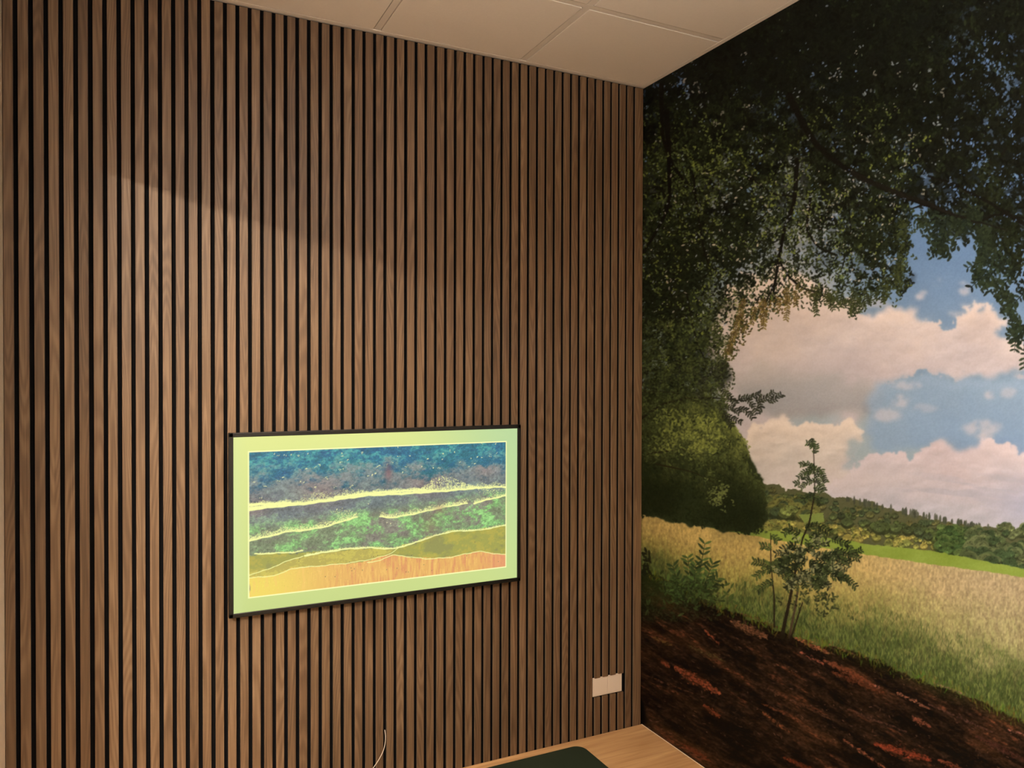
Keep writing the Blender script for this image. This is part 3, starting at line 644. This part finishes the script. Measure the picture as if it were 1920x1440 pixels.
def homography(src, dst):
    A = []; b = []
    for (x, y), (u, v) in zip(src, dst):
        A.append([x, y, 1, 0, 0, 0, -u * x, -u * y]); b.append(u)
        A.append([0, 0, 0, x, y, 1, -v * x, -v * y]); b.append(v)
    return np.append(np.linalg.solve(np.array(A, float), np.array(b, float)), 1).reshape(3, 3)

def paint_art():
    """the seascape shown on the screen: 1000 x 562 units over the whole display"""
    c = Canvas(0, 0, 1000, 562, 21); X, Y, R = c.X, c.Y, c.r
    H = homography([(60, 130), (1828, 72), (1826, 1000), (65, 1240)], [(0, 0), (1000, 0), (1000, 562), (0, 562)])
    def q(x, y):
        v = H @ np.array([x, y, 1.]); return (v[0] / v[2], v[1] / v[2])
    def Q(pts): return [q(*p) for p in pts]
    def C(r, g, b): return np.array([r, g, b], np.float32) / 255.
    def blob(x, y, sx, sy): return np.exp(-(((X - x) / sx) ** 2 + ((Y - y) / sy) ** 2))
    # mat border
    t = (Y / 562.)[..., None]; s = (X / 1000.)[..., None]
    c.a[:] = C(220, 228, 132) * (1 - t) + C(178, 200, 116) * t
    c.over((186, 210, 128), sstep(300, 900, X) * .5); c.over((146, 196, 156), sstep(.75, 1.25, X / 1000. + (1 - Y / 562.) * .35 - .1) * .75)
    c.over((196, 218, 160), blob(0, 300, 26, 400) * .45)
    x0, y0 = q(165, 228); x1, y1 = q(1752, 930)
    x0 = (x0 + q(165, 1133)[0]) / 2; x1 = (x1 + q(1754, 158)[0]) / 2; y0 = (y0 + q(1754, 156)[1]) / 2; y1 = (y1 + q(165, 1130)[1]) / 2
    inner = ((X > x0) & (X < x1) & (Y > y0) & (Y < y1)).astype(np.float32)
    line = ((X > x0 - 4) & (X < x1 + 4) & (Y > y0 - 4) & (Y < y1 + 4)).astype(np.float32) - inner
    c.over((218, 222, 158), np.full((c.h, c.w), .36, np.float32)); mat = c.a.copy()
    nb = c.noise(160, 90, 5, .6); nm = c.noise(45, 30, 5, .65); nf = c.noise(9, 7, 3, .7); ns = c.noise(26, 7, 4, .65, -.1); nv = c.noise(5, 40, 3, .6)
    a = np.zeros_like(c.a)
    a[:] = C(40, 106, 128); c.a = a
    c.over((36, 90, 134), .75 * sstep(-1, 1.6, nb)); c.over((62, 142, 132), .7 * sstep(-.9, 1.9, nm + .8 * nf)); c.over((28, 70, 120), .5 * sstep(0, 2, ns))
    c.over((106, 108, 112), .85 * sstep(100, 190, Y + nm * 22 + nf * 8 + X * .02))                    # brownish swell
    c.over((134, 104, 104), .6 * sstep(110, 190, Y + nm * 14 + nf * 8) * (blob(270, 190, 90, 60) + blob(640, 180, 90, 60) + blob(60, 230, 60, 40) + blob(870, 140, 50, 40)))
    c.over((104, 128, 104), .55 * sstep(.2, 1.4, nm + nf * .5) * sstep(150, 260, Y))
    zone = sstep(250, 300, Y + .06 * X - 20)
    c.over((112, 124, 98), zone); c.over((106, 160, 92), zone * sstep(-1., 1.6, nm + .35 * nf + .3 * nb) * .85); c.over((128, 116, 116), zone * sstep(-.2, 1.7, nb - .5 * nm - .3 * nf) * .75); c.over((134, 184, 112), zone * sstep(.9, 2, nm + .6 * nf) * .45)
    c.a *= (1 + .055 * nf + .05 * nm + .05 * c.noise(3.2, 3.2, 2))[..., None]; c.a = np.clip(c.a * 1.06, 0, 1)
    # sand and shallows
    def band(pts, col, edge=3., al=1., soft=1):
        m = c.poly(Q(pts), nm * edge, nf * edge * .5 + nm * edge * .4); m = box_blur(m, soft); c.over(col, m * al); return m
    w = band([(165, 870), (300, 855), (500, 850), (800, 830), (960, 815), (1060, 825), (1200, 780), (1400, 715), (1600, 705), (1760, 675), (1760, 1200), (165, 1200)], (152, 150, 72), 4)
    c.over((176, 162, 70), w * sstep(-.2, 1.4, nm + nf * .4) * .8); c.over((128, 128, 80), w * sstep(.4, 1.6, -nm + nb * .5) * .6)
    w = band([(165, 985), (280, 955), (360, 915), (480, 875), (640, 850), (900, 820), (1060, 830), (1030, 860), (900, 890), (780, 915), (480, 945), (350, 995), (165, 1012)], (176, 160, 78), 3)
    c.over((200, 186, 84), w * sstep(0, 1.4, nf + nm) * .7)
    w = band([(165, 1010), (280, 1000), (350, 990), (420, 950), (640, 930), (860, 908), (960, 880), (1050, 862), (1200, 880), (1330, 882), (1480, 860), (1590, 838), (1760, 858), (1760, 1240), (165, 1240)], (224, 166, 92), 2)
    c.over((236, 208, 92), w * sstep(430, 40, X) * .9); c.over((214, 132, 92), w * sstep(.0, 1.5, nv + .3 * nm) * .7 * sstep(200, 500, X)); c.over((240, 190, 104), w * sstep(.4, 1.6, -nv) * .6); c.over((218, 122, 108), w * sstep(820, 960, X) * .5)
    # foam lines
    FO = (240, 242, 158)
    def foam(pts, w0, w1, up=0., al=.97, col=FO):
        P = Q(pts); c.line(P, w0, w1, np.array(col, np.float32) / 255., al, .9)
        if up:
            p = np.array(P); d = np.concatenate([[0], np.cumsum(np.hypot(*np.diff(p, axis=0).T))])
            for k in range(int(d[-1] * up * .22)):
                t_ = R.rand() * d[-1]; x = np.interp(t_, d, p[:, 0]); y = np.interp(t_, d, p[:, 1]); h = R.rand() ** 2.2 * up * (.5 + .5 * math.sin(x * .05) ** 2)
                c.leaf(x + R.randn() * 2, y - h - 1, R.randn() * .7, 2 + 4 * R.rand(), 1.4 + 1.4 * R.rand(), np.array(col, np.float32) / 255., .8 * (1 - h / up * .6))
    foam([(165, 580), (330, 560), (500, 545), (700, 518), (900, 490), (1100, 482), (1250, 472), (1400, 462), (1540, 448), (1700, 438), (1760, 440)], 12, 5, 20)
    foam([(165, 555), (300, 548), (420, 540)], 9, 6, 12); foam([(700, 508), (900, 480), (1150, 462), (1330, 462)], 8, 6, 12)
    p = Q([(1160, 462), (1240, 440), (1300, 395), (1370, 362), (1440, 380), (1500, 410), (1560, 432), (1600, 445)])
    for k in range(620):
        t_ = R.rand() * (len(p) - 1); i = int(t_); f = t_ - i; x = p[i][0] * (1 - f) + p[i + 1][0] * f; ytop = p[i][1] * (1 - f) + p[i + 1][1] * f
        yb = np.interp(x, [q(1160, 465)[0], q(1600, 448)[0]], [q(1160, 465)[1], q(1600, 448)[1]]); y = ytop + (yb - ytop) * R.rand() ** .8
        c.leaf(x, y, R.rand() * 3, 3 + 4 * R.rand(), 1.8 + R.rand(), np.array(FO, np.float32) / 255., .85)
    for (xa, ya, n) in ((600, 490, 70), (800, 470, 90), (760, 600, 60), (1660, 460, 90)):
        for k in range(n):
            x, y = q(xa + R.randn() * 42, ya + R.randn() * 12); c.leaf(x, y, R.randn() * .6, 2 + 4 * R.rand(), 1.8, np.array(FO, np.float32) / 255., .75)
    foam([(165, 778), (300, 748), (400, 720), (520, 712), (640, 690), (760, 652), (840, 626)], 6, 3.5, 22)
    foam([(980, 625), (1060, 632), (1200, 605), (1350, 570), (1520, 540)], 5, 3.5, 20); foam([(1560, 540), (1650, 515), (1760, 490)], 6, 5, 14)
    foam([(200, 862), (330, 856), (440, 850), (500, 840)], 4, 3, 4); foam([(510, 870), (640, 848), (760, 828), (900, 818), (1060, 826), (1180, 792), (1300, 748), (1420, 715), (1600, 706), (1760, 674)], 5, 3, 7)
    foam([(165, 992), (280, 958), (380, 912), (500, 872)], 2.4, 2.4, 0); foam([(165, 1012), (290, 1000), (360, 985), (430, 950), (640, 930), (780, 915), (900, 895), (1030, 862), (1100, 815)], 2.6, 2, 0); foam([(900, 910), (960, 905), (1050, 862), (1150, 872), (1260, 886), (1400, 878), (1500, 855), (1590, 836), (1680, 850), (1760, 858)], 2.4, 2.4, 0)
    for k in range(900):                      # spray texture below the swell
        x, y = q(170 + 700 * R.rand(), 600 + 180 * R.rand()); c.leaf(x, y, R.randn() * .8, 2 + 2.4 * R.rand(), 1.2, C(176, 196, 140), .35 + .3 * R.rand())
    for k in range(700):
        x, y = q(1000 + 700 * R.rand(), 510 + 90 * R.rand()); c.leaf(x, y, R.randn() * .8, 2 + 2.4 * R.rand(), 1.2, C(170, 200, 138), .4 * R.rand() + .2)
    for k in range(2600):                     # painterly flecks
        x, y = R.rand() * 1000, 60 + 440 * R.rand(); b = c.a[int(min(y, 561)), int(min(x, 999))]; c.leaf(x, y, R.rand() * 3.1, 3 + 4 * R.rand(), 1.3, np.clip(b * (1.3 if R.rand() > .5 else .78), 0, 1), .4)
    # bathers and swimmers: tiny pale and dark specks
    spots = [(325, 235), (345, 240), (390, 242), (425, 240), (470, 245), (530, 232), (745, 232), (745, 250), (780, 270), (865, 226), (735, 285), (730, 335), (745, 328), (515, 328), (570, 315), (605, 302), (375, 382), (345, 402), (185, 410), (265, 437), (960, 312), (975, 305),
             (1020, 300), (1055, 288), (1090, 245), (1092, 195), (1165, 248), (1275, 262), (1415, 212), (1435, 222), (1370, 232), (1540, 260), (1580, 252), (1610, 255), (1660, 248), (1700, 225), (1605, 168), (1690, 170), (1470, 285), (1530, 312), (1565, 295), (1305, 320), (1345, 325),
             (1240, 312), (1118, 350), (910, 370), (930, 365), (950, 355), (1370, 270), (1140, 312), (645, 380), (700, 440), (575, 440), (810, 432), (235, 510), (905, 545), (715, 580), (1020, 662), (1048, 668), (745, 670), (480, 410), (500, 415)]
    for x, y in spots:
        u, v = q(x, y)
        for k in range(2 + R.randint(3)):
            c.leaf(u + R.randn() * 2.4, v + R.randn() * 1.6, R.rand() * 3, 3.5 + 3 * R.rand(), 2.2, C(238, 234, 170), .9)
        c.leaf(u + 2.5, v + 3, .3, 4, 1.6, C(60, 66, 60), .5)
    for x, y in [(480, 890), (475, 905), (790, 908), (800, 945), (805, 962), (820, 950), (870, 958), (925, 875), (940, 872), (965, 866), (1020, 955), (1085, 945), (1250, 922), (1300, 958), (1140, 968), (1155, 968), (1515, 865), (1175, 865), (1710, 900), (700, 1000), (640, 1000), (1565, 780), (940, 778)]:
        u, v = q(x, y); c.leaf(u, v, 1.2, 4.5, 2, C(70, 60, 44), .85); c.leaf(u + 2, v + 1, 1.2, 3, 1.2, C(236, 220, 160), .8)
    c.over((128, 64, 76), .35 * (blob(*q(1290, 680), 28, 36) + blob(*q(1030, 340), 14, 36) * 1.6 + blob(*q(1350, 580), 20, 20)))
    c.over((236, 214, 90), .35 * (blob(*q(250, 1080), 110, 50)))
    pic = c.a
    c.a = mat * (1 - inner[..., None]) + pic * inner[..., None]
    c.over((246, 246, 176), line)
    c.over((214, 222, 160), .10 * inner)
    return c

# ================================================================ the room
def struct(o): o['kind'] = 'structure'; return o
HALL = -2.5
struct(one_box('floor', M_FLOOR, None, HALL, W, REAR, BACK, -.1, 0))
struct(one_box('wall_back', M_WALL, None, HALL, W, BACK, BACK + .1, 0, CEIL + .06))
struct(one_box('wall_right', M_WALL, None, W, W + .1, REAR - .1, BACK + .1, 0, CEIL + .06))
struct(one_box('wall_corridor', M_WALL, None, HALL - .1, HALL, REAR - .1, BACK + .1, 0, CEIL + .06))
struct(one_box('wall_front', M_WALL, None, HALL, W, REAR - .1, REAR, 0, CEIL + .06))
# added unseen opening in the left wall, its edges shape the corridor light
OY0, OY1, OZ = 1.12, 2.08, 2.725
bm = bmesh.new()
box(bm, LEFT - .06, LEFT, OY1, BACK, 0, CEIL + .06); box(bm, LEFT - .06, LEFT, REAR, OY0, 0, CEIL + .06); box(bm, LEFT - .06, LEFT, OY0, OY1, OZ, CEIL + .06)
struct(done(bm, 'wall_left', M_WALL))
ceiling = struct(one_box('ceiling', M_GRID, None, HALL, W, REAR, BACK, CEIL + .06, CEIL + .12))
# suspended ceiling: tiles that drop a little below the T-bars
xs = [LEFT, .185, .785, 1.385, W]; ys = [BACK, 2.238] + [2.238 - .6 * k for k in range(1, 7)] + [REAR]
bm = bmesh.new(); hb = .012
for x in xs[1:-1]: box(bm, x - hb, x + hb, REAR, BACK, CEIL + .0022, CEIL + .03)
for y in ys[1:-1]: box(bm, LEFT, W, y - hb, y + hb, CEIL + .0019, CEIL + .0295)
done(bm, 'ceiling_grid', M_GRID, ceiling)
bm = bmesh.new()
box(bm, LEFT, W, D - .018, BACK, CEIL, CEIL + .004); box(bm, W - .02, W, REAR, D - .018, CEIL, CEIL + .004); box(bm, LEFT, LEFT + .02, REAR, D - .018, CEIL, CEIL + .004)
done(bm, 'wall_angle_trim', M_GRID, ceiling)
for i in range(len(xs) - 1):
    for j in range(len(ys) - 1):
        xa, xb = xs[i], xs[i + 1]; yb, ya = ys[j], ys[j + 1]
        a = xa + (.021 if i == 0 else hb + .003); b = xb - (.021 if i == len(xs) - 2 else hb + .003)
        c_ = ya + (.02 if j == len(ys) - 2 else hb + .003); d = yb - (BACK - D + .019 if j == 0 else hb + .003)
        bm = bmesh.new(); box(bm, a, b, c_, d, CEIL + .0005, CEIL + .018, .0012, 2); done(bm, 'ceiling_tile', M_TILE, ceiling)

# ---- ceiling lamps: the downlight and the added pendant
def disc_ring(bm, cx, cy, r0, r1, z0, z1, n=40):
    vs = []
    for r, z in ((r1, z1), (r1, z0), (r0, z0), (r0, z1)):
        vs.append([bm.verts.new((cx + r * math.cos(2 * math.pi * k / n), cy + r * math.sin(2 * math.pi * k / n), z)) for k in range(n)])
    for a in range(4):
        for k in range(n):
            bm.faces.new((vs[a][k], vs[a][(k + 1) % n], vs[(a + 1) % 4][(k + 1) % n], vs[(a + 1) % 4][k]))
for (x, y, e, ang), lab in zip(DOWN, ('small round recessed ceiling downlight above the slatted wall',)):
    t = tag(empty('downlight', (x, y, CEIL)), lab, 'downlight')
    bm = bmesh.new(); disc_ring(bm, x, y, .036, .046, CEIL - .004, CEIL); done(bm, 'trim_ring', M_WHITE, t)
    bm = bmesh.new(); bmesh.ops.create_circle(bm, cap_ends=True, segments=32, radius=.0355, matrix=Matrix.Translation((x, y, CEIL - .002))); done(bm, 'lens', glow('lamp_lens', (1, .85, .68, 1), 4), t)
t = tag(empty('added_pendant_lamp', (PANEL[0], PANEL[1], CEIL)), 'white linear pendant lamp added unseen behind the viewer to brighten the ceiling', 'ceiling lamp')
bm = bmesh.new(); a, b_ = PANEL
for q in ((a - .095, a - .08, b_ - .57, b_ + .57), (a + .08, a + .095, b_ - .57, b_ + .57), (a - .08, a + .08, b_ - .57, b_ - .555), (a - .08, a + .08, b_ + .555, b_ + .57)): box(bm, *q, PENDZ - .04, PENDZ + .04, .002, 1)
done(bm, 'frame', M_WHITE, t)
one_box('diffuser', glow('added_pendant_diffuser', (1, .88, .74, 1), 2), t, a - .079, a + .079, b_ - .554, b_ + .554, PENDZ - .028, PENDZ + .028)
for dy in (-.45, .45): one_box('hanging_wire', M_DARK, t, a - .0875 - .001, a - .0875 + .001, b_ + dy - .001, b_ + dy + .001, PENDZ + .038, CEIL)

# ================================================================ slatted wall panelling
panel = tag(empty('slat_wall_panelling', (.8, BACK, 0)), 'walnut brown vertical wood slat panelling with black grooves covering the wall', 'wall panelling')
OUT = (1.7405, 1.8895, .6145, .6945)       # opening for the sockets
bm = bmesh.new()
box(bm, LEFT + .001, W - .0015, D + .009, BACK, .0, CEIL - .0005)
done(bm, 'felt_backing', M_FELT, panel)
bm = bmesh.new()
rnd = random.Random(4)
for n in range(-1, 57 + 1):
    xa = X0 + n * PITCHX + .0065; xb = X0 + (n + 1) * PITCHX - .0065
    if n == -1: xa = LEFT + .002
    if n == 57: xb = W - .008
    j = rnd.uniform(-.0004, .0004)
    cuts = [(.0, OUT[2] - .003), (OUT[3] - .001, CEIL - .005)] if 52 <= n <= 55 else [(.0, CEIL - .005)]
    for z0, z1 in cuts: box(bm, xa + j, xb + j, D, D + .0092, z0, z1, .0007, 1)
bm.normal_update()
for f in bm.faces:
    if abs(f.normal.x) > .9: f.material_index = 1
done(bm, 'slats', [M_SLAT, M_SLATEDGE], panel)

# ================================================================ landscape print on the right wall
def homog(m, x, y):
    w_ = m[2, 0] * x + m[2, 1] * y + m[2, 2]
    return (m[0, 0] * x + m[0, 1] * y + m[0, 2]) / w_, (m[1, 0] * x + m[1, 1] * y + m[1, 2]) / w_
def sample(c, u, v):
    u = u - c.x0; v = v - c.y0
    u = np.abs(u); u = np.where(u > c.w - 2, 2 * (c.w - 2) - u, u); u = np.abs(u) % (c.w - 2)       # the pattern mirrors on past its end
    v = np.clip(v, 0, c.h - 2)
    i = np.floor(v).astype(int); j = np.floor(u).astype(int); fu = (u - j)[:, None]; fv = (v - i)[:, None]
    return (c.a[i, j] * (1 - fu) + c.a[i, j + 1] * fu) * (1 - fv) + (c.a[i + 1, j] * (1 - fu) + c.a[i + 1, j + 1] * fu) * fv
def print_sheet(name, A, B, pts, cols, mats, parent):
    """grid mesh over parameters A x B with one colour per vertex"""
    na, nb = len(A), len(B)
    me = bpy.data.meshes.new(name)
    idx = np.arange(na * nb).reshape(nb, na)
    q = np.stack([idx[:-1, :-1], idx[:-1, 1:], idx[1:, 1:], idx[1:, :-1]], -1).reshape(-1, 4).astype(np.int32)
    me.vertices.add(na * nb); me.vertices.foreach_set('co', pts.astype(np.float32).ravel())
    me.loops.add(q.size); me.loops.foreach_set('vertex_index', q.ravel())
    me.polygons.add(len(q)); me.polygons.foreach_set('loop_start', np.arange(0, q.size, 4, dtype=np.int32)); 
    me.update(calc_edges=True)
    ca = me.color_attributes.new('print', 'FLOAT_COLOR', 'POINT')
    ca.data.foreach_set('color', np.concatenate([cols, np.ones((len(cols), 1))], 1).astype(np.float32).ravel())
    return link(name, me, mats, parent)
# layout of the print: picture units against (distance along the wall, height)
def pic(y, z):           # central projection of the flat print onto the picture plan it was drawn in
    P = Vector((W, y, z)) - Vector((0, 0, EYE)); k = P.dot(_fw)
    return (960 + F_PX * P.dot(_r) / k, 720 - F_PX * P.dot(_u) / k)
_src = [(2.75, .45), (1.0, .45), (1.0, 3.2), (2.75, 3.2)]
HM = homography(_src, [pic(*p) for p in _src])
mur = paint_mural()
hi = homography([pic(*p) for p in _src], _src)
edge = [homog(hi, u, 720)[0] for u in np.arange(1196, 1935, 1.3)]
ycol = np.array([BACK] + [e for e in edge if e < BACK - .002] + list(np.arange(edge[-1] - .006, REAR, -.006)) + [REAR + .001])
zrow = np.linspace(.001, CEIL - .0005, 1640)
YY, ZZ = np.meshgrid(ycol, zrow)
ok = YY > .35
uu, vv = homog(HM, np.maximum(YY, .35).ravel(), ZZ.ravel())
far_ = np.clip(.35 - YY.ravel(), 0, None) * 900
pc = sample(mur, uu - far_ * 0 + far_, vv)
MURAL_GAIN = (1.13, 1.34, 1.64)
pl_ = np.clip((srgb2lin(pc) - .0022) * np.array(MURAL_GAIN), .0008, .92)
sheet = print_sheet('wall_mural', ycol, zrow, np.stack([np.full(YY.size, W - .0008), YY.ravel(), ZZ.ravel()], 1), pl_, painted('printed_wallpaper'), None)
tag(sheet, 'printed landscape mural of a leafy tree, wheat field and cloudy sky covering the wall', 'wall mural')

# ================================================================ screen
TX0, TX1, TZ0, TZ1, TY = .2695, 1.3725, 1.1675, 1.7955, 2.716
tv = tag(empty('television', ((TX0 + TX1) / 2, D, (TZ0 + TZ1) / 2)), 'black-framed wall screen showing a painted beach seen from above', 'screen')
one_box('housing', M_BLACK, tv, TX0 + .02, TX1 - .02, TY + .018, D - .0003, TZ0 + .02, TZ1 - .02, bev=.002)
bw = .0145; bm = bmesh.new()
for q in ((TX0, TX1, TZ1 - bw, TZ1), (TX0, TX1, TZ0, TZ0 + bw), (TX0, TX0 + bw, TZ0, TZ1), (TX1 - bw, TX1, TZ0, TZ1)): box(bm, q[0], q[1], TY, TY + .025, q[2], q[3], .0015, 2)
done(bm, 'bezel', M_BLACK, tv)
art = paint_art()
ax = np.linspace(0, 999, 720); az = np.linspace(561, 0, 405); AX, AZ = np.meshgrid(ax, az)
sx0, sx1, sz0, sz1 = TX0 + bw - .001, TX1 - bw + .001, TZ0 + bw - .001, TZ1 - bw + .001
pts = np.stack([sx0 + (sx1 - sx0) * AX.ravel() / 999, np.full(AX.size, TY + .004), sz0 + (sz1 - sz0) * (1 - AZ.ravel() / 561)], 1)
scr = print_sheet('display', ax, az, pts, srgb2lin(sample(art, np.minimum(AX.ravel(), 997.5), np.minimum(AZ.ravel(), 559.5))), painted('lit_display', emit=1.1, rough=.35, spec=.15), tv)
scr['label'] = 'lit display with a framed beach picture'

# ================================================================ sockets
sk = tag(empty('socket_plate', (1.815, D + .009, .6545)), 'white double socket cover set into the wood slats low near the corner', 'socket')
xm = (OUT[0] + OUT[1]) / 2
one_box('frame', M_WHITE, sk, OUT[0], OUT[1], D + .004, D + .0095, OUT[2], OUT[3], bev=.0012)
for a, b_ in ((OUT[0] + .005, xm - .0012), (xm + .0012, OUT[1] - .005)):
    one_box('cover', M_WHITE, sk, a, b_, D + .0022, D + .0045, OUT[2] + .005, OUT[3] - .005, bev=.001)

# ================================================================ bench, cushion, cable
bench = tag(empty('bench', (.81, 2.45, 0)), 'light oak laminate bench top along the slatted wall', 'bench')
BY0 = 2.14
one_box('bench_top', M_OAK, bench, LEFT + .001, W - .0045, BY0, D - .0005, BENCH - .038, BENCH, bev=.0015)
s = one_box('edge_strip', M_EDGE, bench, W - .0045, W - .001, BY0, D - .0005, BENCH - .038, BENCH); s['label'] = 'thin white edge strip'
one_box('front_panel', M_OAK, bench, LEFT + .001, W - .003, BY0 + .03, BY0 + .05, .0, BENCH - .038)
bm = bmesh.new(); rounded_slab(bm, .52, 1.628, 2.215, 2.664, BENCH, BENCH + .03, .05, .012)
cu = done(bm, 'seat_cushion', M_GREEN, None, smooth=True); tag(cu, 'dark green flat cushion with rounded corners lying on the light wood bench', 'cushion')
cv = bpy.data.curves.new('cable', 'CURVE'); cv.dimensions = '3D'; cv.bevel_depth = .0013; cv.bevel_resolution = 3
sp = cv.splines.new('BEZIER')
cp = [(.8235, D + .0065, .66), (.824, D - .001, .636), (.8205, D - .006, .6135), (.8135, D - .010, .593), (.797, D - .013, .566), (.768, D - .018, .533), (.735, D - .03, .492), (.70, D - .05, .456), (.62, D - .065, .4515), (.50, D - .055, .4515)]
sp.bezier_points.add(len(cp) - 1)
for b_, p in zip(sp.bezier_points, cp): b_.co = p; b_.handle_left_type = b_.handle_right_type = 'AUTO'
tmp = bpy.data.objects.new('cable_path', cv); COL.objects.link(tmp); bpy.context.view_layer.update()
me = bpy.data.meshes.new_from_object(tmp.evaluated_get(bpy.context.evaluated_depsgraph_get())); bpy.data.objects.remove(tmp); me.materials.clear()
for p in me.polygons: p.use_smooth = True
cable = link('cable', me, M_WHITE); tag(cable, 'thin white cable coming out of a groove between the slats below the screen', 'cable')

t = tag(empty('added_corridor_lamp', CORR), 'slim linear lamp added unseen beyond the opening to light the slats', 'lamp')
one_box('housing', M_WHITE, t, CORR[0] - .05, CORR[0] - .012, CORR[1] - .66, CORR[1] + .66, CORR[2] - .03, CORR[2] + .03, bev=.004)
for dy in (-.4, .4): one_box('hanger', M_WHITE, t, CORR[0] - .034, CORR[0] - .028, CORR[1] + dy - .003, CORR[1] + dy + .003, CORR[2] + .03, CEIL + .06)
